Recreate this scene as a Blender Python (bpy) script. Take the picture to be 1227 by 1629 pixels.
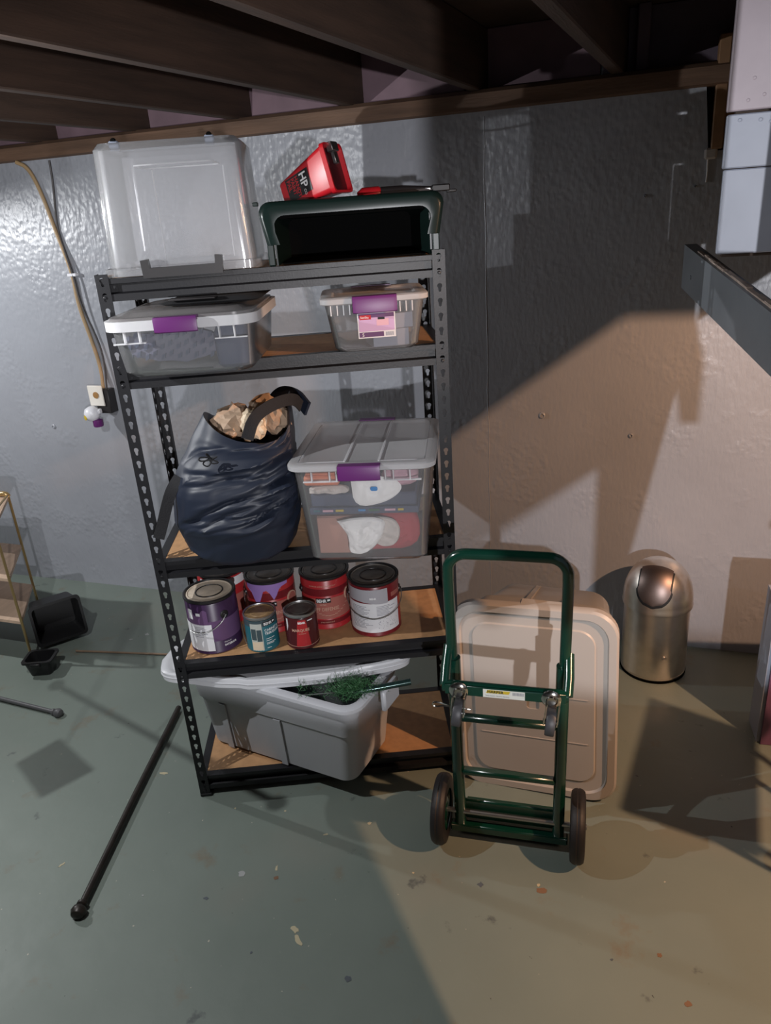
import bpy, bmesh, math, random
from math import sin, cos, pi, radians as rad
from mathutils import Vector, Matrix, noise

random.seed(4)
for o in list(bpy.data.objects):
    bpy.data.objects.remove(o)
SC = bpy.context.scene
COL = SC.collection

# ------------------------------------------------------------------ camera
cam = bpy.data.cameras.new('camera'); camo = bpy.data.objects.new('camera', cam); COL.objects.link(camo)
R0 = [[0.94823, 0.05914, -0.31203], [0.31045, -0.37968, 0.87147], [-0.06693, -0.92323, -0.37838]]
M = Matrix([[R0[i][0], -R0[i][1], -R0[i][2], (0, 0, 1.83)[i]] for i in range(3)] + [[0, 0, 0, 1]])
camo.matrix_world = M
cam.sensor_width = 36; cam.lens = 36 * 1190 / 1629
cam.clip_start = 0.02
SC.camera = camo
# ------------------------------------------------------------------ world, lamps, exposure
w = bpy.data.worlds.new('world'); SC.world = w; w.use_nodes = True
w.node_tree.nodes['Background'].inputs[0].default_value = (0.10, 0.11, 0.12, 1)
w.node_tree.nodes['Background'].inputs[1].default_value = 0.03
SC.view_settings.view_transform = 'Standard'; SC.view_settings.look = 'None'
SC.view_settings.exposure = 0.15; SC.view_settings.gamma = 1; SC.view_settings.use_curve_mapping = False


def lamp(name, loc, target, power, color, radius, cone=None):
    l = bpy.data.lights.new(name, 'SPOT' if cone else 'POINT')
    l.energy = power; l.color = color; l.shadow_soft_size = radius
    if cone:
        l.spot_size = rad(cone); l.spot_blend = 0.25
    o = bpy.data.objects.new(name, l); COL.objects.link(o)
    o.location = loc
    d = Vector(target) - Vector(loc)
    o.rotation_euler = d.to_track_quat('-Z', 'Y').to_euler()
    return o


lamp('cool_ceiling_lamp', (-1.75, 1.05, 1.88), (-1.6, 1.7, 0), 52, (0.97, 0.985, 1.0), 0.004)
lamp('left_ceiling_lamp', (-3.6, 2.05, 1.95), (-3.2, 2.1, 0), 72, (0.97, 0.985, 1.0), 0.02, 172)
lamp('warm_stair_lamp', (1.4, 1.3, 2.0), (1.3, 1.4, 0), 172, (1.0, 0.57, 0.33), 0.018, 174)
lamp('white_room_lamp', (0.95, -1.5, 1.62), (-0.75, 2.4, -0.9), 300, (0.97, 0.965, 1.0), 0.025, 92)

# ------------------------------------------------------------------ mesh helpers
I4 = Matrix.Identity(4)


def T(x=0, y=0, z=0, rz=0, rx=0, ry=0):
    return Matrix.Translation((x, y, z)) @ Matrix.Rotation(rz, 4, 'Z') @ Matrix.Rotation(ry, 4, 'Y') @ Matrix.Rotation(rx, 4, 'X')


def NB():
    return bmesh.new()


def box(bm, x0, x1, y0, y1, z0, z1, bev=0.0, m=I4):
    vs = [bm.verts.new((x, y, z)) for x in (x0, x1) for y in (y0, y1) for z in (z0, z1)]
    F = [(0, 1, 3, 2), (4, 6, 7, 5), (0, 4, 5, 1), (2, 3, 7, 6), (0, 2, 6, 4), (1, 5, 7, 3)]
    fs_ = [bm.faces.new([vs[i] for i in f]) for f in F]
    if bev:
        es = list({e for f in fs_ for e in f.edges})
        r = bmesh.ops.bevel(bm, geom=es, offset=bev, segments=1, affect='EDGES', profile=0.5)
        vs = list({v for f in r['faces'] for v in f.verts} | {v for v in vs if v.is_valid})
    if m is not I4:
        for v in vs:
            v.co = m @ v.co
    return bm


def prism(bm, pts, z0, z1, m=I4):
    """polygon in xy extruded along z"""
    a = [bm.verts.new(m @ Vector((x, y, z0))) for x, y in pts]
    b = [bm.verts.new(m @ Vector((x, y, z1))) for x, y in pts]
    n = len(pts)
    bm.faces.new(a[::-1]); bm.faces.new(b)
    for i in range(n):
        bm.faces.new((a[i], a[(i + 1) % n], b[(i + 1) % n], b[i]))
    return bm


def loft(bm, loops, cap0=True, cap1=True, closed=True):
    L = [[bm.verts.new(p) for p in lp] for lp in loops]
    n = len(L[0])
    for a, b in zip(L, L[1:]):
        for i in range(n if closed else n - 1):
            j = (i + 1) % n
            bm.faces.new((a[i], a[j], b[j], b[i]))
    if cap0:
        bm.faces.new(L[0][::-1])
    if cap1:
        bm.faces.new(L[-1])
    return L


def tube(bm, pts, r, seg=8, caps=True, rr=None):
    pts = [Vector(p) for p in pts]
    n = len(pts)
    loops = []
    t0 = (pts[1] - pts[0]).normalized()
    ref = Vector((0, 0, 1)) if abs(t0.z) < 0.9 else Vector((1, 0, 0))
    nrm = t0.cross(ref).normalized()
    for i, p in enumerate(pts):
        t = (pts[min(i + 1, n - 1)] - pts[max(i - 1, 0)]).normalized()
        nrm = (nrm - t * nrm.dot(t)).normalized()
        b = t.cross(nrm)
        q = rr[i] if rr else r
        loops.append([p + (nrm * cos(2 * pi * k / seg) + b * sin(2 * pi * k / seg)) * q for k in range(seg)])
    loft(bm, loops, caps, caps)
    return bm


def arc(c, r, a0, a1, n, f):
    return [f(c, r, a0 + (a1 - a0) * i / n) for i in range(n + 1)]


def smooth_path(pts, it=3):
    pts = [Vector(p) for p in pts]
    for _ in range(it):
        q = [pts[0]]
        for a, b in zip(pts, pts[1:]):
            q += [a * 0.75 + b * 0.25, a * 0.25 + b * 0.75]
        q.append(pts[-1]); pts = q
    return pts


def lathe(bm, prof, seg=32, m=I4, cap0=True, cap1=True):
    loops = [[m @ Vector((r * cos(2 * pi * k / seg), r * sin(2 * pi * k / seg), z)) for k in range(seg)] for r, z in prof]
    loft(bm, loops, cap0, cap1)
    return bm


def rrect(hw, hd, r, z, n=5, cx=0, cy=0, m=I4):
    r = min(r, hw * .99, hd * .99)
    out = []
    for qx, qy, a0 in ((1, 1, 0), (-1, 1, pi / 2), (-1, -1, pi), (1, -1, 1.5 * pi)):
        for i in range(n + 1):
            a = a0 + pi / 2 * i / n
            out.append(m @ Vector((cx + qx * (hw - r) + r * cos(a), cy + qy * (hd - r) + r * sin(a), z)))
    return out


def patch(bm, R, a0, a1, z0, z1, t=0.0006, n=10, shape=None):
    """thin curved label on a cylinder; angle 0 faces -y"""
    loops = []
    for i in range(n + 1):
        a = a0 + (a1 - a0) * i / n
        zz0, zz1 = (z0, z1) if shape is None else shape(i / n)
        o = [Vector((q * sin(a), -q * cos(a), z)) for q, z in ((R, zz0), (R + t, zz0), (R + t, zz1), (R, zz1))]
        loops.append(o)
    loft(bm, loops)
    return bm


def obj(name, bm, mat, parent=None, sm=40, loc=None):
    bmesh.ops.recalc_face_normals(bm, faces=bm.faces[:])
    me = bpy.data.meshes.new(name); bm.to_mesh(me); bm.free()
    if mat:
        me.materials.append(mat)
    if sm:
        me.shade_smooth(); me.set_sharp_from_angle(angle=rad(sm))
    o = bpy.data.objects.new(name, me); COL.objects.link(o)
    o.parent = parent
    if loc:
        o.location = loc
    return o


def tag(o, label=None, cat=None, group=None, kind=None):
    if label: o['label'] = label
    if cat: o['category'] = cat
    if group: o['group'] = group
    if kind: o['kind'] = kind
    return o


def thing(name, label, cat, loc=(0, 0, 0), rz=0, group=None, rot=None):
    o = bpy.data.objects.new(name, None); COL.objects.link(o)
    o.empty_display_size = 0.05
    o.location = loc; o.rotation_euler = rot if rot else (0, 0, rz)
    return tag(o, label, cat, group)


def struct(name, bm, mat, parent=None, sm=0):
    o = obj(name, bm, mat, parent, sm)
    if parent is None:
        o['kind'] = 'structure'
    return o


def text(s, size, mat, parent, fn, name='lettering', align='LEFT', bold=0.0, squash=1.0):
    c = bpy.data.curves.new('txt', 'FONT'); c.body = s; c.size = size; c.align_x = align; c.offset = bold
    c.resolution_u = 2
    t = bpy.data.objects.new('txt', c); COL.objects.link(t)
    dg = bpy.context.evaluated_depsgraph_get(); dg.update()
    me = bpy.data.meshes.new_from_object(t.evaluated_get(dg))
    bpy.data.objects.remove(t); bpy.data.curves.remove(c)
    for v in me.vertices:
        v.co = fn(v.co.x * squash, v.co.y)
    me.name = name; me.materials.clear(); me.materials.append(mat)
    o = bpy.data.objects.new(name, me); COL.objects.link(o); o.parent = parent
    return o


def cyl_fn(R, a0, z0):
    return lambda x, y: Vector(((R) * sin(a0 + x / R), -(R) * cos(a0 + x / R), z0 + y))


def flat_fn(x0, y0, z0, lean=0.0):
    return lambda x, y: Vector((x0 + x, y0 + y * lean, z0 + y))


# ------------------------------------------------------------------ materials
def mat(name, col, rough=0.5, metal=0.0, spec=0.5, var=0.0, vscale=8.0, bump=0.0, bscale=60.0, col2=None, coat=0.0, aniso=0.0, stretch=None, bdist=0.003):
    m = bpy.data.materials.new(name); m.use_nodes = True
    nt = m.node_tree; N = nt.nodes; L = nt.links
    p = N['Principled BSDF']
    p.inputs['Base Color'].default_value = (*col, 1)
    p.inputs['Roughness'].default_value = rough; p.inputs['Metallic'].default_value = metal
    p.inputs['Specular IOR Level'].default_value = spec
    if coat: p.inputs['Coat Weight'].default_value = coat
    if aniso: p.inputs['Anisotropic'].default_value = aniso
    if var or bump or col2:
        tc = N.new('ShaderNodeTexCoord')
        src = tc.outputs['Object']
        if stretch:
            mp = N.new('ShaderNodeMapping'); mp.inputs['Scale'].default_value = stretch
            L.new(src, mp.inputs[0]); src = mp.outputs[0]
    if var or col2:
        nz = N.new('ShaderNodeTexNoise'); nz.inputs['Scale'].default_value = vscale; nz.inputs['Detail'].default_value = 5
        L.new(src, nz.inputs['Vector'])
        rp = N.new('ShaderNodeValToRGB')
        rp.color_ramp.elements[0].position = 0.32; rp.color_ramp.elements[1].position = 0.68
        c2 = col2 if col2 else tuple(min(1, c * (1 + var)) for c in col)
        c1 = col if col2 else tuple(c * (1 - var) for c in col)
        rp.color_ramp.elements[0].color = (*c1, 1); rp.color_ramp.elements[1].color = (*c2, 1)
        L.new(nz.outputs['Fac'], rp.inputs[0]); L.new(rp.outputs[0], p.inputs['Base Color'])
    if bump:
        nb = N.new('ShaderNodeTexNoise'); nb.inputs['Scale'].default_value = bscale; nb.inputs['Detail'].default_value = 4
        L.new(src, nb.inputs['Vector'])
        b = N.new('ShaderNodeBump'); b.inputs['Strength'].default_value = bump; b.inputs['Distance'].default_value = bdist
        L.new(nb.outputs['Fac'], b.inputs['Height']); L.new(b.outputs[0], p.inputs['Normal'])
    return m


def clear_plastic(name, col, cover, rough=0.22, gloss=0.5):
    m = bpy.data.materials.new(name); m.use_nodes = True
    nt = m.node_tree; N = nt.nodes; L = nt.links
    N.remove(N['Principled BSDF'])
    out = N['Material Output']
    tr = N.new('ShaderNodeBsdfTransparent'); df = N.new('ShaderNodeBsdfDiffuse'); tl = N.new('ShaderNodeBsdfTranslucent')
    gl = N.new('ShaderNodeBsdfGlossy'); gl.inputs['Roughness'].default_value = rough
    tr.inputs[0].default_value = (0.97, 0.97, 0.975, 1)
    for q in (df, tl): q.inputs[0].default_value = (*col, 1)
    m0 = N.new('ShaderNodeMixShader'); m0.inputs[0].default_value = 0.45
    L.new(df.outputs[0], m0.inputs[1]); L.new(tl.outputs[0], m0.inputs[2])
    m1 = N.new('ShaderNodeMixShader'); m1.inputs[0].default_value = cover
    L.new(tr.outputs[0], m1.inputs[1]); L.new(m0.outputs[0], m1.inputs[2])
    lw = N.new('ShaderNodeFresnel'); lw.inputs[0].default_value = 1.45
    mu = N.new('ShaderNodeMath'); mu.operation = 'MULTIPLY'; mu.inputs[1].default_value = gloss
    L.new(lw.outputs[0], mu.inputs[0])
    m2 = N.new('ShaderNodeMixShader')
    L.new(mu.outputs[0], m2.inputs[0]); L.new(m1.outputs[0], m2.inputs[1]); L.new(gl.outputs[0], m2.inputs[2])
    L.new(m2.outputs[0], out.inputs[0])
    return m


def wall_mat(name, base, sx=1.0):
    m = bpy.data.materials.new(name); m.use_nodes = True
    nt = m.node_tree; N = nt.nodes; L = nt.links
    p = N['Principled BSDF']; p.inputs['Roughness'].default_value = 0.36; p.inputs['Specular IOR Level'].default_value = 0.5
    tc = N.new('ShaderNodeTexCoord')
    n1 = N.new('ShaderNodeTexNoise'); n1.inputs['Scale'].default_value = 1.6; n1.inputs['Detail'].default_value = 5
    L.new(tc.outputs['Object'], n1.inputs[0])
    r = N.new('ShaderNodeValToRGB')
    r.color_ramp.elements[0].position = .3; r.color_ramp.elements[1].position = .7
    r.color_ramp.elements[0].color = (*[c * .9 for c in base], 1); r.color_ramp.elements[1].color = (*[c * 1.08 for c in base], 1)
    L.new(n1.outputs['Fac'], r.inputs[0]); L.new(r.outputs[0], p.inputs['Base Color'])
    # brush marks, dribbles and pitted concrete under the paint
    mp = N.new('ShaderNodeMapping'); mp.inputs['Scale'].default_value = (1.0, 1.0, 0.33); L.new(tc.outputs['Object'], mp.inputs[0])
    a = N.new('ShaderNodeTexNoise'); a.inputs['Scale'].default_value = 75; a.inputs['Detail'].default_value = 3; L.new(mp.outputs[0], a.inputs[0])
    v = N.new('ShaderNodeTexVoronoi'); v.inputs['Scale'].default_value = 48; v.feature = 'SMOOTH_F1'; L.new(tc.outputs['Object'], v.inputs[0])
    pk = N.new('ShaderNodeTexNoise'); pk.inputs['Scale'].default_value = 5.5; pk.inputs['Detail'].default_value = 6; L.new(tc.outputs['Object'], pk.inputs[0])
    pr = N.new('ShaderNodeMapRange'); pr.inputs[1].default_value = .50; pr.inputs[2].default_value = .62; L.new(pk.outputs['Fac'], pr.inputs[0])
    # the upper band of the wall is rougher (poured concrete near the sill)
    sep = N.new('ShaderNodeSeparateXYZ'); L.new(tc.outputs['Object'], sep.inputs[0])
    up = N.new('ShaderNodeMapRange'); up.inputs[1].default_value = 1.25; up.inputs[2].default_value = 2.05; up.inputs[3].default_value = 0.1; up.inputs[4].default_value = 1.0
    L.new(sep.outputs['Z'], up.inputs[0])
    mx = N.new('ShaderNodeMath'); mx.operation = 'MAXIMUM'; L.new(pr.outputs[0], mx.inputs[0]); L.new(up.outputs[0], mx.inputs[1])
    mm = N.new('ShaderNodeMath'); mm.operation = 'MULTIPLY'; L.new(v.outputs['Distance'], mm.inputs[0]); L.new(mx.outputs[0], mm.inputs[1])
    ad = N.new('ShaderNodeMath'); ad.operation = 'MULTIPLY_ADD'; ad.inputs[1].default_value = 0.55
    L.new(a.outputs['Fac'], ad.inputs[0]); L.new(mm.outputs[0], ad.inputs[2])
    big = N.new('ShaderNodeTexNoise'); big.inputs['Scale'].default_value = 9; L.new(tc.outputs['Object'], big.inputs[0])
    ad2 = N.new('ShaderNodeMath'); ad2.operation = 'MULTIPLY_ADD'; ad2.inputs[1].default_value = 0.8
    L.new(big.outputs['Fac'], ad2.inputs[0]); L.new(ad.outputs[0], ad2.inputs[2])
    b = N.new('ShaderNodeBump'); b.inputs['Strength'].default_value = 0.42; b.inputs['Distance'].default_value = 0.008
    L.new(ad2.outputs[0], b.inputs['Height']); L.new(b.outputs[0], p.inputs['Normal'])
    return m


def floor_mat():
    m = bpy.data.materials.new('painted_concrete_floor'); m.use_nodes = True
    nt = m.node_tree; N = nt.nodes; L = nt.links
    p = N['Principled BSDF']; p.inputs['Specular IOR Level'].default_value = 0.45
    tc = N.new('ShaderNodeTexCoord')

    def nz(scale, det=5, rough=.5, off=None):
        n = N.new('ShaderNodeTexNoise'); n.inputs['Scale'].default_value = scale; n.inputs['Detail'].default_value = det; n.inputs['Roughness'].default_value = rough
        if off:
            mp = N.new('ShaderNodeMapping'); mp.inputs['Location'].default_value = off; L.new(tc.outputs['Object'], mp.inputs[0]); L.new(mp.outputs[0], n.inputs[0])
        else:
            L.new(tc.outputs['Object'], n.inputs[0])
        return n.outputs['Fac']

    def mr(f, a, b, c=0., d=1.):
        q = N.new('ShaderNodeMapRange'); q.inputs[1].default_value = a; q.inputs[2].default_value = b; q.inputs[3].default_value = c; q.inputs[4].default_value = d
        L.new(f, q.inputs[0]); return q.outputs[0]

    def mix(c, f, col):
        q = N.new('ShaderNodeMix'); q.data_type = 'RGBA'
        L.new(f, q.inputs[0]); L.new(c, q.inputs[6]); q.inputs[7].default_value = (*col, 1); return q.outputs[2]

    r = N.new('ShaderNodeValToRGB')
    r.color_ramp.elements[0].position = .3; r.color_ramp.elements[0].color = (.165, .198, .174, 1)
    r.color_ramp.elements[1].position = .7; r.color_ramp.elements[1].color = (.210, .248, .216, 1)
    L.new(nz(1.3, 6), r.inputs[0])
    c = r.outputs[0]
    c = mix(c, mr(nz(1.1, 4, .5, (3.1, 7.7, 0)), .56, .72, 0, .55), (.24, .22, .185))      # brown worn zones
    c = mix(c, mr(nz(5.0, 8, .65, (9.1, 1.2, 0)), .60, .72, 0, .75), (.19, .145, .095))     # rust smears
    c = mix(c, mr(nz(9.0, 6, .6, (1.7, 4.4, 0)), .66, .72, 0, .8), (.075, .085, .085))     # dark scuffs
    c = mix(c, mr(nz(55, 3, .5, (2., 2., 0)), .735, .76), (.48, .45, .37))                # chipped flecks
    c = mix(c, mr(nz(36, 3, .5, (6., 3., 0)), .755, .775), (.04, .04, .04))                # dark specks
    L.new(c, p.inputs['Base Color'])
    L.new(mr(nz(3.5, 5), .3, .7, .40, .56), p.inputs['Roughness'])
    b = N.new('ShaderNodeBump'); b.inputs['Strength'].default_value = .35; b.inputs['Distance'].default_value = .004
    L.new(nz(14, 6), b.inputs['Height']); L.new(b.outputs[0], p.inputs['Normal'])
    return m


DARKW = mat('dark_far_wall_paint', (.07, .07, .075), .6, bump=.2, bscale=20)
WALLP = wall_mat('grey_wall_paint', (.30, .312, .345))
FLOORP = floor_mat()
JOIST = mat('old_joist_wood', (.042, .023, .015), .75, var=.35, vscale=5, bump=.4, bscale=40, stretch=(6, .5, 6))
SILL = mat('sill_wood', (.12, .068, .042), .7, var=.3, vscale=4, bump=.5, bscale=30, stretch=(.6, 5, 5))
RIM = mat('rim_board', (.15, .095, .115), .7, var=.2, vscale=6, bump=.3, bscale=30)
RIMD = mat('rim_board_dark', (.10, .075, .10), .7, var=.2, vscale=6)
SUBF = mat('subfloor_wood', (.055, .036, .026), .8, var=.3, vscale=5)
PLANKA = mat('lavender_plank_paint', (.42, .36, .40), .45, var=.06, vscale=6, bump=.25, bscale=18)
PLANKB = mat('pale_blue_plank_paint', (.34, .37, .45), .45, var=.06, vscale=6, bump=.25, bscale=18)
RAILP = mat('grey_rail_paint', (.20, .22, .245), .4, var=.08, bump=.15, bscale=25)
RAWW = mat('raw_splintered_wood', (.50, .40, .34), .8, var=.3, vscale=30, bump=.6, bscale=60)
STUD = mat('stud_wood', (.24, .13, .065), .7, var=.25, vscale=10)
MORTAR = mat('mortar', (.38, .35, .33), .9, bump=.6, bscale=80)
BLACKM = mat('black_powder_coat', (.009, .009, .011), .42, spec=.4, bump=.08, bscale=200)
PBOARD = mat('particle_board', (.46, .255, .12), .6, var=.1, vscale=40, bump=.15, bscale=150)
CLEAR = clear_plastic('clear_plastic', (.95, .96, .98), .10, .16, .9)
CLEARB = clear_plastic('clear_plastic_big', (.93, .94, .97), .19, .14, .9)
FROST = clear_plastic('frosted_lid_plastic', (.92, .92, .94), .62, .3, .6)
SMOKE = clear_plastic('smoky_lid_plastic', (.42, .40, .40), .55, .25, .8)
FROSTW = clear_plastic('white_rim_plastic', (.95, .95, .97), .8, .3, .6)
PURPLE = mat('purple_latch', (.115, .016, .130), .4)
DGREY = mat('dark_grey_plastic', (.018, .016, .017), .45)
GREYCLIP = mat('grey_clip', (.22, .25, .32), .4)
GREENP = mat('dark_green_plastic', (.006, .015, .013), .28, spec=.3)
BLKIN = mat('black_plastic', (.002, .002, .002), .7, spec=.03)
RED = mat('red_plastic', (.50, .012, .020), .35, var=.1, vscale=20)
DRED = mat('dark_red_paint', (.045, .004, .007), .3)
BLACK = mat('black_print', (.008, .008, .009), .5)
WHITE = mat('white_print', (.72, .72, .72), .5)
REDPRINT = mat('red_print', (.42, .012, .018), .5)
STEEL = mat('galvanised_steel', (.42, .42, .42), .35, metal=1)
CHROME = mat('chrome', (.7, .68, .64), .15, metal=1)
PAPER = mat('white_label', (.66, .66, .68), .6)
INK = mat('grey_ink', (.22, .22, .26), .6)
LILAC = mat('lilac_label', (.50, .33, .52), .5)
PLUM = mat('plum_label', (.11, .045, .13), .5)
PINK = mat('pink_print', (.62, .36, .42), .5)
NAVY = mat('navy_nylon', (.014, .019, .034), .47, spec=.4)
STRAP = mat('black_webbing', (.006, .006, .008), .8, bump=.4, bscale=250)
KRAFT = mat('kraft_paper', (.37, .26, .18), .75, var=.2, vscale=10)
CREAM = mat('cream_paper', (.62, .50, .36), .7)
SOLE = mat('rubber_sole', (.10, .10, .15), .6)
NAVYB = mat('dark_blue_cloth', (.045, .055, .10), .7)
WCLOTH = mat('white_cloth', (.85, .83, .80), .85, bump=.3, bscale=120)
GCLOTH = mat('beige_cloth', (.60, .54, .49), .85, bump=.3, bscale=120)
BCARD = mat('brown_card', (.45, .22, .16), .7)
RCLOTH = mat('red_cloth', (.42, .035, .045), .75)
ORANGE = mat('orange_plastic', (.70, .20, .09), .5)
BLUEMARK = mat('blue_print', (.03, .22, .50), .5)
TOTEG = mat('grey_tote_plastic', (.46, .47, .50), .38, spec=.5)
TOTEB = mat('warm_grey_tote_plastic', (.43, .395, .365), .42)
TOTEBD = mat('tote_base_plastic', (.30, .275, .25), .45)
LIDG = mat('pale_grey_lid_plastic', (.52, .53, .555), .38)
TRUCK = mat('green_enamel', (.003, .034, .021), .22, spec=.6, coat=.4)
RUBBER = mat('black_rubber', (.011, .009, .010), .55, bump=.15, bscale=120)
CASTERM = mat('grey_rubber', (.045, .045, .05), .5)
STICKY = mat('sticker_white', (.66, .66, .60), .5)
YELLOW = mat('sticker_yellow', (.55, .40, .03), .5)
INOX = mat('brushed_steel', (.78, .72, .66), .31, metal=1, var=.06, vscale=30)
INOXD = mat('dark_steel_flap', (.22, .17, .155), .42, metal=1)
BRASS = mat('brass_wire', (.42, .30, .14), .35, metal=.8)
RWOOD = mat('rack_shelf_wood', (.50, .36, .26), .6, var=.12, vscale=5, stretch=(8, 1, 8))
BASKET = mat('black_basket_plastic', (.012, .012, .013), .4)
RODM = mat('dark_bronze_rod', (.030, .024, .020), .4, metal=.3, var=.3, vscale=30)
RODT = mat('tan_rod', (.26, .18, .12), .5)
RODG = mat('grey_rod', (.10, .10, .105), .45)
CABLE = mat('tan_cable', (.33, .22, .11), .55)
CABLEB = mat('black_cable', (.04, .035, .035), .5)
OUTW = mat('outlet_cover', (.74, .70, .64), .45)
BROWNP = mat('brown_socket', (.32, .17, .06), .5)
WPLAS = mat('white_plastic', (.72, .72, .76), .35)
NEEDLE = mat('tinsel_needles', (.022, .085, .030), .45, col2=(.06, .17, .07), vscale=60)
TREEPOLE = mat('tree_pole_enamel', (.02, .045, .042), .22, metal=.5)
CANSILV = mat('can_silver', (.46, .46, .46), .35, metal=.9)
CANBLK = mat('can_lid_black', (.014, .013, .014), .35)
CANBEIGE = mat('can_lid_beige', (.52, .44, .35), .55, var=.15, vscale=40)
CANGREYL = mat('can_lid_dull', (.10, .09, .08), .4, var=.3, vscale=40)
P_PUR = mat('can_purple', (.040, .018, .055), .32)
P_PURM = mat('can_purple_mid', (.125, .065, .150), .35)
P_RED = mat('can_red', (.36, .022, .026), .3)
P_REDD = mat('can_dark_red', (.15, .012, .016), .3)
P_REDM = mat('can_dusty_red', (.33, .105, .085), .4)
P_LAV = mat('lavender_paint', (.28, .17, .43), .35)
P_TEAL = mat('can_teal', (.018, .115, .145), .32)
P_TEALD = mat('can_slate', (.05, .075, .085), .35)
P_MAR = mat('can_maroon', (.060, .010, .012), .25)
P_PHOTO = mat('can_photo', (.42, .44, .40), .45)
TAPE = mat('grey_tape', (.36, .35, .38), .5)
TANPRINT = mat('tan_print', (.50, .30, .22), .5)
TANBROWN = mat('dried_brown_paint', (.24, .15, .07), .5, var=.3, vscale=60)
CHIPY = mat('pale_yellow_chip', (.50, .44, .29), .7)
CHIPW = mat('whitish_chip', (.36, .37, .37), .7)
CHIPR = mat('rust_spot', (.20, .11, .06), .7)
CHIPD = mat('dark_stain', (.085, .10, .115), .6)
FLOORG = mat('blocker_grey', (.10, .105, .11), .5)  # for the added light blockers
CARD = mat('cardboard', (.40, .28, .17), .75)
PALEB = mat('pale_blue_cabinet_paint', (.30, .34, .42), .45, var=.06)
PURPC = mat('purple_cabinet_paint', (.17, .075, .15), .45)

# ------------------------------------------------------------------ room
WALLY = 2.976
bm = NB(); box(bm, -5, 3, -2.6, WALLY + .2, -.1, 0)
floor = struct('floor', bm, FLOORP)
# back wall with a notch at its upper right corner
bm = NB()
prism(bm, [(-5, 0), (3, 0), (3, 1.925), (.172, 1.925), (.150, 2.118), (-5, 2.128)], 0, .2, Matrix(((1, 0, 0, 0), (0, 0, 1, WALLY), (0, 1, 0, 0), (0, 0, 0, 1))))
wall_back = struct('wall_back', bm, WALLP)
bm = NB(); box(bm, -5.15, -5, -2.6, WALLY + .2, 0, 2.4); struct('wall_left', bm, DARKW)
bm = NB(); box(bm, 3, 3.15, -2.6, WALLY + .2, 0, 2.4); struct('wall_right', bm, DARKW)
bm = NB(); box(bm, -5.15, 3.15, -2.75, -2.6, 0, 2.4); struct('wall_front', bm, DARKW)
bm = NB(); box(bm, -5.15, 3.15, -2.75, 3.25, 2.385, 2.42)
ceiling = struct('ceiling', bm, SUBF)
for k in range(-8, 1):                       # floor joists overhead
    bm = NB(); xo = -.155 + .48 * k + .022
    box(bm, -.021, .021, -5.6, .12, 0, .2, .004)
    j = struct('joist', bm, JOIST, ceiling, 0); j.location = (xo, 2.95, 2.183); j.rotation_euler = (0, 0, -rad(4.6))
bm = NB(); prism(bm, [(0, .0), (.02, -.005), (.16, -.005), (.16, .062), (.03, .064), (.006, .05)], -5, .30, Matrix(((0, 0, 1, 0), (1, 0, 0, WALLY - .035), (0, 1, 0, 2.122), (0, 0, 0, 1))))
struct('sill_plate', bm, SILL, ceiling)
bm = NB(); box(bm, .19, 3, WALLY + .06, WALLY + .16, 2.11, 2.183, .006); struct('sill_plate', bm, SILL, ceiling)
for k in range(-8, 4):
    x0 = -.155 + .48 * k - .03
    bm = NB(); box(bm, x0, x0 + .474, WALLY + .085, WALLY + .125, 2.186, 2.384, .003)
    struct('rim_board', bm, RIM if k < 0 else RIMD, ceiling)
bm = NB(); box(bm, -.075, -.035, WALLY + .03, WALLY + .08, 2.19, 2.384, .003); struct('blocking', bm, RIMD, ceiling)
# opening in the wall corner: stud, dark boards, mortar
bm = NB(); box(bm, .178, .214, WALLY - .02, WALLY + .06, 1.93, 2.26, .003); struct('stud', bm, STUD, wall_back)
bm = NB(); box(bm, .216, .40, WALLY + .02, WALLY + .05, 1.926, 2.18, .003); struct('board', bm, STUD, wall_back)
bm = NB(); box(bm, .15, .9, WALLY + .12, WALLY + .16, 1.9, 2.2); struct('board', bm, SUBF, wall_back)
bm = NB(); box(bm, .160, .200, WALLY - .014, WALLY + .03, 1.90, 1.935, .006); struct('mortar_lump', bm, MORTAR, wall_back)
bm = NB(); tube(bm, [(.172, WALLY - .004, 1.90), (.174, WALLY - .004, 1.86), (.173, WALLY - .003, 1.83)], .003, 6); struct('paint_drip', bm, PAPER, wall_back)
# old ties, plugs and holes in the wall
for i, (px, pz, r) in enumerate(((-.365, 1.005, .014), (-.02, .93, .010), (-2.83, .90, .012), (-.02, 1.80, .006), (.14, 1.82, .005))):
    bm = NB()
    lathe(bm, [(r, -.002), (r * .95, .004), (r * .6, .007), (r * .5, .003)], 10, Matrix.Translation((px, WALLY, pz)) @ Matrix.Rotation(pi / 2, 4, 'X'))
    struct('wall_plug', bm, WALLP, wall_back, 30)
# vertical form seam
bm = NB()
pts = [(-.585 + .002 * sin(i * 1.7) + .001 * sin(i * 4.1), WALLY + .0022, .1 + i * .1) for i in range(21)]
tube(bm, pts, .004, 6, rr=[.0032 + .0006 * abs(sin(i * 2.3)) for i in range(21)]); struct('form_seam', bm, WALLP, wall_back, 60)

# ---- stair enclosure on the right: painted planks, unseen boards added to block the lamps
bm = NB(); box(bm, .20, 1.45, 2.43, 2.47, 1.63, 2.383)
stairs = struct('wall_stairs', bm, SUBF)


def plank(x0, x1, y0, y1, z0, z1, m, par=stairs):
    b = NB(); box(b, x0, x1, y0, y1, z0, z1, .003); return struct('plank', b, m, par)


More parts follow.
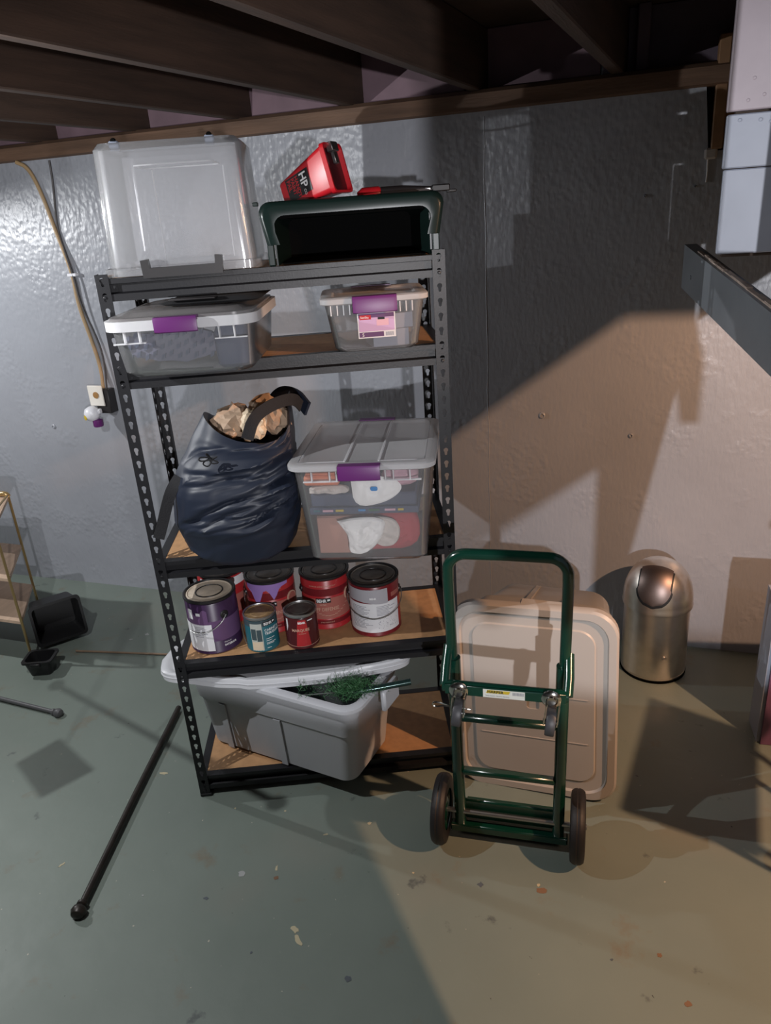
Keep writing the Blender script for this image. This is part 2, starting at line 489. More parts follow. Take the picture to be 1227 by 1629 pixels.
plank(.176, 1.5, 2.40, 2.43, 1.997, 2.383, PLANKA)
plank(.178, 1.5, 2.402, 2.43, 1.8595, 1.990, PLANKB)
plank(.182, 1.5, 2.402, 2.43, 1.640, 1.857, PLANKB)
for i, (x, z) in enumerate(((.235, 2.07), (.262, 2.03), (.225, 2.02), (.292, 2.02), (.21, 1.975), (.26, 1.972), (.285, 1.965), (.30, 2.03))):
    bm = NB(); lathe(bm, [(.005, 0), (.005, .001), (.003, .002)], 8, Matrix.Translation((x, 2.401, z)) @ Matrix.Rotation(pi / 2, 4, 'X'))
    struct('nail_head', bm, PLANKA if z > 1.99 else PLANKB, stairs)
b = NB(); prism(b, [(.365, 1.428), (.84, 1.769), (1.25, 1.769), (1.25, 2.383), (.365, 2.383)], 1.93, 1.955, Matrix(((1, 0, 0, 0), (0, 0, 1, 0), (0, 1, 0, 0), (0, 0, 0, 1))))
struct('end_shade_board', b, PLANKB, stairs)  # added out of view to keep the warm lamp off the upper wall
b = NB(); prism(b, [(.05, 1.17), (1.0, 1.17), (1.0, .618), (1.9, 1.41), (1.92, 1.64), (1.50, 1.64), (1.50, 2.38), (.05, 2.38)], .34, .362, Matrix(((0, 0, 1, 0), (1, 0, 0, 0), (0, 1, 0, 0), (0, 0, 0, 1))))
struct('side_shade_board', b, PLANKB, stairs)  # added out of view to cut the warm and white lamps off wall and floor
# the sloping rail in front of it
e0 = Vector((.112, 2.75, 1.513)); e1 = Vector((.50, 1.03, 1.26))
rail = thing('stair_rail', 'grey painted sloping timber rail with a raw splintered top edge at right', 'rail', e0)
d = (e1 - e0); dn = d.normalized(); side = Vector((dn.y, -dn.x, 0)).normalized() * -1; L_ = d.length
up_ = Vector((0, 0, 1))
mr_ = Matrix((( dn.x, side.x, 0, 0), (dn.y, side.y, 0, 0), (dn.z, 0, 1, 0), (0, 0, 0, 1)))
bm = NB(); prism(bm, [(0, 0), (L_, 0), (L_, .135), (.0, .135)], 0, .038, mr_ @ Matrix(((1, 0, 0, 0), (0, 0, 1, 0), (0, 1, 0, 0), (0, 0, 0, 1))))
obj('board', bm, RAILP, rail, 0)
bm = NB()
for i in range(26):
    x = .12 + i * .065; w_ = .010 + .01 * random.random()
    box(bm, x, x + .10 * random.uniform(.6, 1.4), .008 + .004 * random.random(), .008 + w_, .133, .138 + .004 * random.random(), 0, mr_)
tag(obj('splintered_edge', bm, RAWW, rail, 0), 'raw pale splintered top edge')
bm = NB(); lathe(bm, [(.007, 0), (.007, .002), (.004, .003)], 10, mr_ @ Matrix.Translation((.10, .0, .055)) @ Matrix.Rotation(pi / 2, 4, 'X'))
obj('nail', bm, RAILP, rail)

# ------------------------------------------------------------------ shelving unit
ANG = 0.383489; FLX, FLY = -1.344, 1.670
CU, SU = cos(ANG), sin(ANG)


def fs(u, v, z):
    return (FLX + CU * u - SU * v, FLY + SU * u + CU * v, z)


SWI, SDE = .907, .385
shelf = thing('shelving_unit', 'black metal five-tier shelving unit with slotted posts and particle board shelves', 'shelf', fs(0, 0, 0), ANG)


def keyhole_strip(bm, H, w_, m, pitch=.0381, t=.0016):
    n = int(H / pitch)
    tmp = bmesh.new()
    ov = [tmp.verts.new((x, y, 0)) for x, y in ((0, 0), (w_, 0), (w_, pitch), (0, pitch))]
    cx_, cy_ = w_ / 2, pitch * .62
    hole = []
    for k in range(9):
        a = rad(-50 + 280 * k / 8)
        hole.append((cx_ + .0068 * cos(a), cy_ + .0068 * sin(a)))
    hole += [(cx_ - .0032, pitch * .24), (cx_, pitch * .20), (cx_ + .0032, pitch * .24)]
    hv = [tmp.verts.new((x, y, 0)) for x, y in hole]
    es = [tmp.edges.new((ov[i], ov[(i + 1) % 4])) for i in range(4)] + [tmp.edges.new((hv[i], hv[(i + 1) % len(hv)])) for i in range(len(hv))]
    bmesh.ops.triangle_fill(tmp, edges=es, use_beauty=True)
    V_ = [v.co.copy() for v in tmp.verts]; F_ = [[v.index for v in f.verts] for f in tmp.faces]
    tmp.verts.index_update(); F_ = [[v.index for v in f.verts] for f in tmp.faces]
    tmp.free()
    nh = len(hole)
    for c in range(n + 1):
        y0 = c * pitch
        full = y0 + pitch <= H + 1e-6
        if not full:
            if H - y0 > .002: box(bm, 0, w_, y0, H, 0, t, 0, m)
            break
        A = [bm.verts.new(m @ Vector((p.x, y0 + p.y, 0))) for p in V_]
        B = [bm.verts.new(m @ Vector((p.x, y0 + p.y, t))) for p in V_]
        for f in F_:
            bm.faces.new([A[i] for i in f]); bm.faces.new([B[i] for i in f][::-1])
        for i in range(4):
            j = (i + 1) % 4; bm.faces.new((A[i], A[j], B[j], B[i]))
        for i in range(nh):
            j = (i + 1) % nh; bm.faces.new((A[4 + i], A[4 + j], B[4 + j], B[4 + i]))


PH, PW = 1.715, .034
for sx, sy in ((0, 0), (1, 0), (0, 1), (1, 1)):
    bm = NB()
    x0 = 0 if sx == 0 else SWI - PW
    yf = 0 if sy == 0 else SDE
    # flange facing front/back: local x->u, y->z, z->v
    keyhole_strip(bm, PH, PW, Matrix(((1, 0, 0, x0), (0, 0, 1, yf), (0, 1, 0, 0), (0, 0, 0, 1))))
    y0 = .0018 if sy == 0 else SDE - PW
    keyhole_strip(bm, PH, PW - .002, Matrix(((0, 0, 1, 0 if sx == 0 else SWI - .0016), (1, 0, 0, y0), (0, 1, 0, 0), (0, 0, 0, 1))))
    obj('post', bm, BLACKM, shelf, 0)
    bm = NB(); box(bm, 0 if sx == 0 else SWI - .04, .04 if sx == 0 else SWI, -.004 if sy == 0 else SDE - .036, .036 if sy == 0 else SDE + .004, 0, .012, .002)
    obj('foot_cap', bm, BLACKM, shelf, 0)
TOPS = (1.702, 1.470, .890, .530, .082)
HB = .056
for zt in TOPS:
    prof = [(0, 0), (0, -.012), (.014, -.014), (.014, -.034), (0, -.038), (0, -HB), (.017, -HB), (.019, -.004), (.026, -.004), (.026, 0)]
    for fr in (0, 1):
        bm = NB()
        s_ = 1 if fr == 0 else -1
        mm_ = Matrix(((0, 0, 1, .003), (s_, 0, 0, .003 if fr == 0 else SDE - .003), (0, 1, 0, zt), (0, 0, 0, 1)))
        prism(bm, prof, 0, SWI - .006, mm_)
        obj('beam', bm, BLACKM, shelf, 0)
        bm = NB()
        mm_ = Matrix(((s_, 0, 0, .004 if fr == 0 else SWI - .004), (0, 0, 1, .028), (0, 1, 0, zt), (0, 0, 0, 1)))
        prism(bm, prof, 0, SDE - .056, mm_)
        obj('side_beam', bm, BLACKM, shelf, 0)
        for xx in (.017, SWI - .017):
            bm = NB(); lathe(bm, [(.0045, 0), (.0045, .0015), (.0025, .0025)], 8, Matrix.Translation((xx, -.0005 if fr == 0 else SDE + .0016, zt - .045)) @ Matrix.Rotation(pi / 2 if fr == 0 else -pi / 2, 4, 'X'))
            obj('rivet', bm, BLACKM, shelf, 0)
    bm = NB(); box(bm, .0275, SWI - .0275, .0265, SDE - .0265, zt - .010, zt - .001, .001)
    obj('shelf_board', bm, PBOARD, shelf, 0)
ZS = [z + .0004 for z in TOPS]      # board top surfaces

# ------------------------------------------------------------------ clear bins
def tub_bm(w0, d0, w1, d1, h, r0, r1, t=.0025, base=.0):
    bm = NB()
    loft(bm, [rrect(w0 / 2 - .012, d0 / 2 - .012, r0, base), rrect(w0 / 2, d0 / 2, r0, base + .012), rrect(w1 / 2, d1 / 2, r1, h),
              rrect(w1 / 2 - t, d1 / 2 - t, r1, h), rrect(w0 / 2 - t, d0 / 2 - t, r0, base + .013), rrect(w0 / 2 - .013, d0 / 2 - .013, r0, base + t)])
    return bm


def ring_bm(w, d, r, z0, z1, wi, di):
    bm = NB()
    A = [rrect(w / 2, d / 2, r, z0), rrect(w / 2, d / 2, r, z1), rrect(wi / 2, di / 2, r, z1), rrect(wi / 2, di / 2, r, z0)]
    A.append(A[0])
    L = [[bm.verts.new(p) for p in lp] for lp in A[:4]]
    n = len(L[0])
    for k in range(4):
        a, b = L[k], L[(k + 1) % 4]
        for i in range(n):
            bm.faces.new((a[i], a[(i + 1) % n], b[(i + 1) % n], b[i]))
    return bm


def lid_bm(w, d, r, z, th=.016, raise_=.006, inset=.03):
    bm = NB()
    loft(bm, [rrect(w / 2 - .004, d / 2 - .004, r, z), rrect(w / 2, d / 2, r, z + .003), rrect(w / 2, d / 2, r, z + th - .003), rrect(w / 2 - .004, d / 2 - .004, r, z + th),
              rrect(w / 2 - inset, d / 2 - inset, r, z + th), rrect(w / 2 - inset - .006, d / 2 - inset - .006, r, z + th - raise_)])
    return bm


def latch_bm(w, y, z, h=.034, s=1):
    """hooked latch over the rim of a bin; y = outer face of rim, s=-1 for the front"""
    bm = NB()
    prof = [(.0, .004), (.014, .004), (.018, -.004), (.0165, -h), (.011, -h - .003), (.010, -h + .002), (.012, -.006), (-.012, -.003), (-.012, .004)]
    q = .010
    loops = []
    for x, k in ((-w / 2, .72), (-w / 2 + q, 1), (w / 2 - q, 1), (w / 2, .72)):
        loops.append([Vector((x, y + s * (a if a < .01 else .010 + (a - .010) * k), z + (b if b > -.01 else b * (.9 + .1 * k)))) for a, b in prof])
    loft(bm, loops)
    return bm


# -- large clear tub upside down on the top shelf
t = thing('clear_storage_tub', 'large clear plastic tub turned upside down on the top shelf at left', 'storage bin', fs(.225, .172, ZS[0]), ANG)
bm = NB()
W0, D0, W1, D1, H1 = .405, .335, .365, .30, .315
tt = .003
loft(bm, [rrect(W0 / 2, D0 / 2, .03, .002), rrect(W0 / 2, D0 / 2, .03, .022), rrect(W0 / 2 - .012, D0 / 2 - .012, .03, .024), rrect(W1 / 2, D1 / 2, .035, H1 - .014), rrect(W1 / 2 - .012, D1 / 2 - .012, .03, H1),
          rrect(W1 / 2 - .02, D1 / 2 - .02, .03, H1 - .004), rrect(W1 / 2 - tt, D1 / 2 - tt, .035, H1 - .017), rrect(W0 / 2 - .012 - tt, D0 / 2 - .012 - tt, .03, .02), rrect(W0 / 2 - .012 - tt, D0 / 2 - .012 - tt, .03, .002)], False, False)
obj('body', bm, CLEARB, t)
bm = NB(); loft(bm, [rrect(W0 / 2 - .02, D0 / 2 - .02, .03, .0005), rrect(W0 / 2 - .02, D0 / 2 - .02, .03, .0035)]); obj('lid_panel', bm, CLEARB, t)
bm = ring_bm(.205, .16, .02, H1 - .052, H1 - .049, .199, .154)
bm2 = NB(); 
for x in (-.1, .1):
    tube(bm, [(x, D1 / 2 - .014, .02), (x, D1 / 2 - .010, H1 - .05)], .002, 6)
obj('moulded_ridge', bm, FROSTW, t)
for x in (-.125, .11):
    bm = NB(); box(bm, x - .012, x + .012, -D1 / 2 + .012, -D1 / 2 + .03, H1 - .018, H1 + .004, .003); obj('caster', bm, GREYCLIP, t)
    bm = NB(); lathe(bm, [(.006, -.006), (.0075, 0), (.006, .006)], 10, T(x, -D1 / 2 + .02, H1 + .004, 0, pi / 2)); obj('caster_wheel', bm, BLKIN, t)
bm = NB()
prism(bm, [(-.104, .0), (.100, .0), (.102, .043), (.084, .045), (.082, .024), (-.084, .024), (-.086, .045), (-.106, .043)], -.012, .004,
      Matrix(((1, 0, 0, .005), (0, 0, 1, -D0 / 2 - .002), (0, 1, 0, -.004), (0, 0, 0, 1))))
obj('latch_handle', bm, DGREY, t)

# -- shallow clear bin, second shelf left
t = thing('clear_storage_bin', 'shallow clear bin with purple latch and shoes inside on second shelf at left', 'storage bin', fs(.240, .020, ZS[1]), ANG + rad(-4))
w0, d0, w1, d1, h = .335, .345, .362, .385, .142
obj('body', tub_bm(w0, d0, w1, d1, h, .045, .05), CLEAR, t)
obj('rim', ring_bm(.382, .405, .055, h - .024, h, .356, .379), FROSTW, t)
bm = NB()
for x in (-.135, -.098, .098, .135):
    obj('rim_rib', box(NB(), x - .0015, x + .0015, -.198, -.186, h - .052, h - .024), FROSTW, t, 0)
for x0, x1 in ((-.165, -.085), (.085, .165)):
    obj('rim_rib', box(NB(), x0, x1, -.195, -.187, h - .055, h - .052), FROSTW, t, 0)
lid = NB(); loft(lid, [rrect(.180, .192, .05, h), rrect(.180, .192, .05, h + .006), rrect(.155, .165, .05, h + .008), rrect(.145, .155, .05, h + .014)]); obj('lid', lid, SMOKE, t)
obj('latch', latch_bm(.105, -.2025, h + .002, .030, -1), PURPLE, t)
obj('latch', latch_bm(.105, .2025, h + .002, .030, 1), PURPLE, t)
bt = t
def in_bin(x, y, z, rz=0, par=bt):
    return par.matrix_basis @ Matrix.Translation((x, y, z)) @ Matrix.Rotation(rz, 4, 'Z')


def outline_sole(L_, W_, n=28):
    o = []
    for i in range(n):
        a = 2 * pi * i / n
        x = cos(a); y = sin(a)
        wv = (.82 + .18 * x) if x > 0 else (.72 + .10 * abs(x))
        o.append((L_ / 2 * (abs(x) ** .85) * (1 if x > 0 else -1), W_ / 2 * y * wv - (.006 if -.3 < x < .3 else 0)))
    return o


def shoe(name, label, m4, grp=None):
    r = thing(name, label, 'shoe', (0, 0, 0), 0, grp); r.matrix_basis = m4
    fl = Matrix(((1, 0, 0, 0), (0, 0, 1, 0), (0, 1, 0, 0), (0, 0, 0, 1)))   # sole faces -y
    bm = NB(); prism(bm, outline_sole(.255, .092), 0, .018, fl); obj('sole', bm, SOLE, r)
    bm = NB()
    for i in range(11):
        for j in (-1, 0, 1):
            x = -.105 + i * .021; z = j * .024 + (.004 if i % 2 else -.004)
            prism(bm, [(x - .006, z - .008), (x + .004, z - .003), (x + .007, z + .009), (x - .003, z + .005)], -.006, .001, fl)
    tag(obj('tread', bm, NAVYB, r, 0), kind='stuff')
    bm = NB(); o = outline_sole(.245, .084)
    loft(bm, [[Vector((x * k, yy, z * k)) for x, z in o] for yy, k in ((.018, 1), (.035, .98), (.06, .8), (.075, .5))]); obj('upper', bm, NAVYB, r)
    return r


shoe('shoe', 'dark rugged shoe with treaded sole facing out inside the shallow clear bin', in_bin(-.042, -.140, .072, rad(-3)))
r = thing('cloth_bundle', 'dark blue folded cloth beside the shoe inside the shallow clear bin', 'cloth'); r.matrix_basis = in_bin(.115, -.085, .006)
bm = NB(); loft(bm, [rrect(.035, .06, .02, .0), rrect(.042, .075, .02, .012), rrect(.045, .075, .02, .085), rrect(.036, .065, .02, .108)]); obj('fold', bm, NAVYB, r)
bm = NB(); loft(bm, [rrect(.03, .05, .02, .109), rrect(.036, .06, .02, .115), rrect(.03, .05, .02, .122)]); obj('fold', bm, NAVYB, r)
r = thing('charging_cable', 'thin dark cable lying on the floor of the shallow clear bin', 'cable'); r.matrix_basis = in_bin(0, 0, .004)
bm = NB(); tube(bm, smooth_path([(-.155, -.145, .005), (-.12, -.15, .012), (-.09, -.148, .005), (-.05, -.155, .01), (0, -.15, .006), (.06, -.152, .006)]), .003, 6); obj('cord', bm, BLACK, r)
r = thing('folded_bag', 'flat black folded bag lying on the lid of the shallow clear bin', 'bag'); r.matrix_basis = in_bin(.06, .02, h + .0185)
bm = NB(); loft(bm, [rrect(.12, .11, .03, 0), rrect(.13, .12, .03, .005), rrect(.10, .10, .03, .012)]); obj('fold', bm, STRAP, r)
bm = NB(); box(bm, -.10, .02, -.125, -.09, .0125, .018, .002); obj('flap', bm, DGREY, r)

# -- small clear bin, second shelf right
t = thing('clear_storage_bin', 'small clear bin with purple latch and pink printed label on second shelf', 'storage bin', fs(.714, .082, ZS[1]), ANG + rad(-1))
w0, d0, w1, d1, h = .225, .215, .262, .255, .128
obj('body', tub_bm(w0, d0, w1, d1, h, .022, .026), CLEAR, t)
obj('lid', lid_bm(.285, .275, .03, h, .018), FROST, t)
obj('latch', latch_bm(.115, -.1385, h + .016, .036, -1), PURPLE, t)
obj('latch', latch_bm(.115, .1385, h + .016, .036, 1), PURPLE, t)
bm = NB()
for x in (-.115, -.098, -.082, -.066, .066, .082, .098):
    obj('rim_rib', box(NB(), x - .0012, x + .0012, -.132, -.122, h - .026, h), FROSTW, t, 0)
ln = (.0185) / h
lb = NB(); LX0, LX1, LZ0, LZ1 = -.048, .052, .036, .104
def yfront(z): return -(d0 / 2 + (d1 - d0) / 2 * z / h) - .0006
def lab(bm, x0, x1, z0, z1, off):
    vs = [Vector((x, yfront(z) - o_, z)) for o_ in (off, off + .0004) for x, z in ((x0, z0), (x1, z0), (x1, z1), (x0, z1))]
    loft(bm, [vs[:4], vs[4:]]); return bm
lo = obj('label_sticker', lab(lb, LX0, LX1, LZ0, LZ1, .0004), PAPER, t, 0); lo['label'] = 'pink and purple printed product label'
obj('print_panel', lab(NB(), LX0 + .003, LX1 - .003, LZ0 + .018, LZ1 - .003, .0009), LILAC, lo, 0)
obj('print_panel', lab(NB(), LX0 + .003, LX1 - .032, LZ0 + .003, LZ0 + .016, .0009), PLUM, lo, 0)
obj('print_panel', lab(NB(), LX0 + .003, LX1 - .003, LZ1 - .014, LZ1 - .003, .0010), PLUM, lo, 0)
obj('print_panel', lab(NB(), LX0 + .006, LX0 + .036, LZ1 - .0185, LZ1 - .0065, .0014), REDPRINT, lo, 0)
text('Sterilite', .009, WHITE, lo, lambda x, y: Vector((LX0 + .0075 + x * .8, yfront(LZ1 - .016 + y) - .0019, LZ1 - .0155 + y)))
obj('print_panel', lab(NB(), LX0 + .050, LX0 + .082, LZ1 - .036, LZ1 - .018, .0014), PINK, lo, 0)
obj('print_panel', lab(NB(), LX0 + .054, LX0 + .072, LZ1 - .020, LZ1 - .014, .0016), BLACK, lo, 0)
text('5', .013, WHITE, lo, lambda x, y: Vector((LX0 + .010 + x, yfront(LZ0 + .005 + y) - .0014, LZ0 + .005 + y)))
for i in range(9):
    obj('barcode_bar', lab(NB(), LX1 - .027 + i * .0025, LX1 - .0258 + i * .0025, LZ0 + .004, LZ0 + .014, .0009), INK, lo, 0)
r = thing('folded_paper', 'pale grey folded paper inside the small clear bin', 'paper', fs(.75, .06, ZS[1] + .004), ANG + .25)
bm = NB(); prism(bm, [(-.06, -.05), (.04, -.055), (.05, .05), (-.05, .06)], 0, .045); prism(bm, [(0, -.05), (.055, -.05), (.02, .04)], .046, .085); obj('sheet', bm, GREYCLIP, r, 0)

# -- tall clear bin, third shelf
B3 = fs(.672, .075, ZS[2]); A3 = ANG + rad(-9.5)
t3 = thing('clear_storage_bin', 'tall clear bin with purple latch, full of cloths, on the third shelf', 'storage bin', B3, A3)
w0, d0, w1, d1, h = .335, .385, .378, .425, .285
obj('body', tub_bm(w0, d0, w1, d1, h, .03, .035), CLEAR, t3)
obj('lid', lid_bm(.408, .455, .04, h, .018, .004), FROST, t3)
bm = NB()
for x in (-.045, .05):
    box(bm, x - .0025, x + .0025, -.195, .195, h + .0135, h + .0195, .001)
box(bm, -.175, -.045, -.192, -.189, h + .0135, h + .018); box(bm, .05, .175, -.192, -.189, h + .0135, h + .018)
box(bm, -.176, -.173, -.19, .19, h + .0135, h + .018); box(bm, .173, .176, -.19, .19, h + .0135, h + .018)
obj('lid_ridge', bm, FROSTW, t3)
obj('latch', latch_bm(.115, -.228, h + .016, .036, -1), PURPLE, t3)
obj('latch', latch_bm(.115, .228, h + .016, .036, 1), PURPLE, t3)
bm = NB()
for x in (-.135, -.085, -.066, .068, .09, .135):
    obj('rim_rib', box(NB(), x - .0013, x + .0013, -.218, -.205, h - .03, h), FROSTW, t3, 0)
for x0, x1 in ((-.16, -.062), (.065, .165)):
    obj('rim_rib', box(NB(), x0, x1, -.216, -.209, h - .033, h - .030), FROSTW, t3, 0)


def crumple(bm, pts, y, th, seed, m=I4, amp=.014, n=16):
    """a wad of cloth with the outline pts (x,z), folded front surface, real depth"""
    rnd = random.Random(seed)
    cx_ = sum(p[0] for p in pts) / len(pts); cz_ = sum(p[1] for p in pts) / len(pts)
    out = smooth_path(list((p[0], p[1], 0) for p in pts) + [(pts[0][0], pts[0][1], 0)], 2)[:-1]
    loops = []
    for k in range(n):
        f = 1 - k / n
        dpt = (1 - f * f) * th
        lp = []
        for q in out:
            x = cx_ + (q.x - cx_) * f; z = cz_ + (q.y - cz_) * f
            nn = abs(noise.noise(Vector((x * 38, z * 26, seed)))) + .5 * abs(noise.noise(Vector((x * 70, z * 80, seed + 5))))
            nn += .9 * abs(noise.noise(Vector((x * 18 + z * 30, z * 9 - x * 20, seed + 2))))
            lp.append(m @ Vector((x, y - dpt - nn * amp * (.3 if k == 0 else 1), z)))
        loops.append(lp)
    back = [m @ Vector((cx_ + (q.x - cx_) * .96, y + th, cz_ + (q.y - cz_) * .96)) for q in out]
    loft(bm, [back] + loops)
    return bm


def in3(name, label, cat, fn, m, part):
    r = thing(name, label, cat, B3, A3)
    b = NB(); fn(b); obj(part, b, m, r)
    return r


in3('card_box', 'brown cardboard box low inside the tall clear bin', 'box', lambda b: (box(b, -.150, -.02, -.145, .12, .004, .120, .003), box(b, -.148, -.022, -.143, .118, .1205, .122)), BCARD, 'carton')
in3('red_cloth', 'red cloth folded low inside the tall clear bin at right', 'cloth', lambda b: crumple(b, [(.0, .006), (.145, .006), (.148, .125), (.06, .135), (.0, .11)], -.12, .03, 3), RCLOTH, 'fold')
g = in3('game_box', 'dark blue flat box with coloured tabs across the middle of the tall clear bin', 'box', lambda b: (box(b, -.160, .150, -.175, .14, .140, .160, .002), box(b, -.155, .145, -.168, .13, .1605, .20, .004)), NAVYB, 'carton')
for i, (x0, x1, m_) in enumerate(((-.148, -.13, P_TEAL), (-.122, -.092, PINK), (-.085, -.062, YELLOW), (-.02, .0, BLUEMARK), (.01, .04, NEEDLE), (.055, .085, PINK), (.092, .108, YELLOW))):
    bm = NB(); box(bm, x0, x1, -.1775, -.174, .149, .155); obj('tab', bm, m_, g, 0)
in3('white_rag', 'crumpled white cloth pressed to the lower front of the tall clear bin', 'cloth', lambda b: crumple(b, [(-.085, .118), (-.03, .130), (.055, .127), (.05, .085), (.02, .036), (-.02, .012), (-.06, .02), (-.052, .07)], -.172, .008, 11), WCLOTH, 'fold')
in3('beige_rag', 'crumpled beige cloth behind the white cloth in the tall clear bin', 'cloth', lambda b: crumple(b, [(-.02, .125), (.075, .125), (.098, .085), (.08, .035), (.03, .03), (.0, .07)], -.160, .004, 17), GCLOTH, 'fold')
q = in3('paper_towel', 'white rag with a small blue mark at the upper front of the tall clear bin', 'cloth', lambda b: crumple(b, [(-.032, .250), (.03, .262), (.10, .245), (.112, .215), (.06, .178), (-.028, .165)], -.190, .006, 23, I4, .006), WCLOTH, 'fold')
bm = NB(); loft(bm, [rrect(.010, .006, .005, 0, m=T(.033, -.2045, .226, 0, pi / 2)), rrect(.010, .006, .005, .002, m=T(.033, -.2045, .226, 0, pi / 2))]); obj('blue_mark', bm, BLUEMARK, q)
in3('orange_case', 'orange flat case at the upper left inside the tall clear bin', 'case', lambda b: (box(b, -.165, -.065, -.19, .1, .232, .262, .006), box(b, -.16, -.07, -.186, .096, .263, .268, .002)), ORANGE, 'shell')
in3('pink_cloth', 'dusky pink cloth at the upper right inside the tall clear bin', 'cloth', lambda b: crumple(b, [(.05, .215), (.15, .215), (.155, .268), (.05, .272)], -.15, .03, 31), PINK, 'fold')
in3('grey_cloth', 'grey and tan cloth wad under the orange case in the tall clear bin', 'cloth', lambda b: crumple(b, [(-.155, .205), (-.04, .203), (-.04, .228), (-.155, .229)], -.172, .008, 37), GCLOTH, 'fold')

# ------------------------------------------------------------------ dark green bin on its side, red pail, tool
t = thing('green_bin', 'dark green plastic bin lying on its side, open towards the front, on top shelf', 'bin', fs(.672, .03, ZS[0]), ANG)
# stepped shell: outer profile in (x,z), open front (-y)
def ubend(x0, x1, zt, r, n=5):
    return [(x0, 0)] + [(x0 + r - r * cos(pi / 2 * i / n), zt - r + r * sin(pi / 2 * i / n)) for i in range(n + 1)] + [(x1 - r + r * sin(pi / 2 * i / n), zt - r + r * cos(pi / 2 * i / n)) for i in range(n + 1)] + [(x1, 0)]
def shell(bm, secs, th):
    lo = []
    for y, x0, x1, zt, r in secs:
        lo.append([Vector((x, y, z)) for x, z in ubend(x0, x1, zt, r)])
    inner = []
    for y, x0, x1, zt, r in secs:
        inner.append([Vector((x, y, z)) for x, z in ubend(x0 + th, x1 - th, zt - th, r)])
    rows = [o_ + i_[::-1] for o_, i_ in zip(lo, inner)]
    loft(bm, rows)
    return bm
bm = NB(); shell(bm, [(.0, -.205, .205, .128, .02), (.30, -.185, .185, .112, .02)], .004); obj('body', bm, GREENP, t)
bm = NB(); shell(bm, [(-.020, -.224, .226, .144, .03), (-.017, -.231, .233, .151, .03), (-.008, -.237, .239, .156, .03), (.0, -.238, .240, .156, .03), (.03, -.232, .234, .153, .03)], .022)
# cut the flange short: it ends above the shelf
for v in bm.verts:
    if v.co.z < .01: v.co.z = .052; v.co.x *= .945
obj('rim_flange', bm, GREENP, t)
for x0, x1 in ((-.225, -.207), (.207, .225)):
    obj('rim_leg', box(NB(), x0, x1, -.01, .01, 0, .054, .003), GREENP, t, 0)
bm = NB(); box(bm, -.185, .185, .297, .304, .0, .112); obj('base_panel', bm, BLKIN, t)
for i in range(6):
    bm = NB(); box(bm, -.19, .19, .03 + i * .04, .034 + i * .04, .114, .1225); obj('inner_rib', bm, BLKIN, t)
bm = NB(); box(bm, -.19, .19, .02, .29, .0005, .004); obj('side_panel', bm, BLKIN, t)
bm = NB(); box(bm, -.25, -.236, -.01, .02, .147, .157, .002); obj('hinge_tab', bm, GREENP, t)
ZG = ZS[0] + .156

ZB = ZS[0] + .1295
PA = Matrix.Translation(fs(.592, .150, ZB)) @ Matrix.Rotation(ANG + rad(-24), 4, 'Z')
pail = thing('red_pail', 'small red paint pail tipped over on the green bin', 'pail'); pail.matrix_basis = PA
tilt = rad(13)
PL, H0, H1_ = .165, .034, .064
AX = Matrix.Translation((-.085, .0, .003)) @ Matrix.Rotation(-tilt, 4, 'Y') @ Matrix.Rotation(pi / 2, 4, 'Y')   # local z along the pail's axis
bm = NB()
def sect(hw, z, off): return rrect(hw, hw, hw * .22, z, 4, cx=-off, m=AX)
loft(bm, [sect(.031, 0, .036), sect(.034, .004, .036), sect(.058, PL - .012, .060), sect(.062, PL - .012, .060), sect(.062, PL, .060), sect(.056, PL, .060), sect(.031, .006, .036)])
obj('body', bm, RED, pail)
bm = NB(); loft(bm, [sect(.0555, PL - .016, .060), sect(.0555, PL - .012, .060)]); obj('inside', bm, DRED, pail)
bm = NB(); box(bm, -.124, -.10, -.02, .02, PL - .01, PL + .008, .002, AX); box(bm, -.10, -.07, -.01, .01, PL - .006, PL + .004, .002, AX); obj('magnet_clip', bm, STEEL, pail)
# label on the front face (local -y side)
def pfn(u, s, off=.0012):
    """u along axis 0-.15, s across: + is up"""
    hw = .034 + (.058 - .034) * u / .153; of = .036 + (.060 - .036) * u / .153
    return AX @ Vector((-of - s, -(hw) - off, u))
def pquad(u0, u1, s0, s1, off):
    vs = [pfn(u, s, off + k) for k in (0, .0006) for u, s in ((u0, s0), (u1, s0), (u1, s1), (u0, s1))]
    b = NB(); loft(b, [vs[:4], vs[4:]]); return b
lo = obj('label_sticker', pquad(.022, .100, -.026, .030, .0006), BLACK, pail, 0); lo['label'] = 'black label with white and red lettering'
# lettering reads towards the tilted pail's open end
def ptx(u0, s0): return lambda x, y: pfn(u0 - y, s0 - x, .0016)
text('HP', .030, WHITE, lo, lambda x, y: pfn(.070 + y, .027 - x, .0018), bold=.0006)
text('CO', .010, WHITE, lo, lambda x, y: pfn(.074 + y, -.014 - x, .0018))
for i, s in enumerate(('HANDY', 'PAINT', 'PAIL')):
    text(s, .0155, REDPRINT, lo, lambda x, y, i=i: pfn(.053 - i * .0130 + y, .026 - x * .95, .0018), bold=.0003)

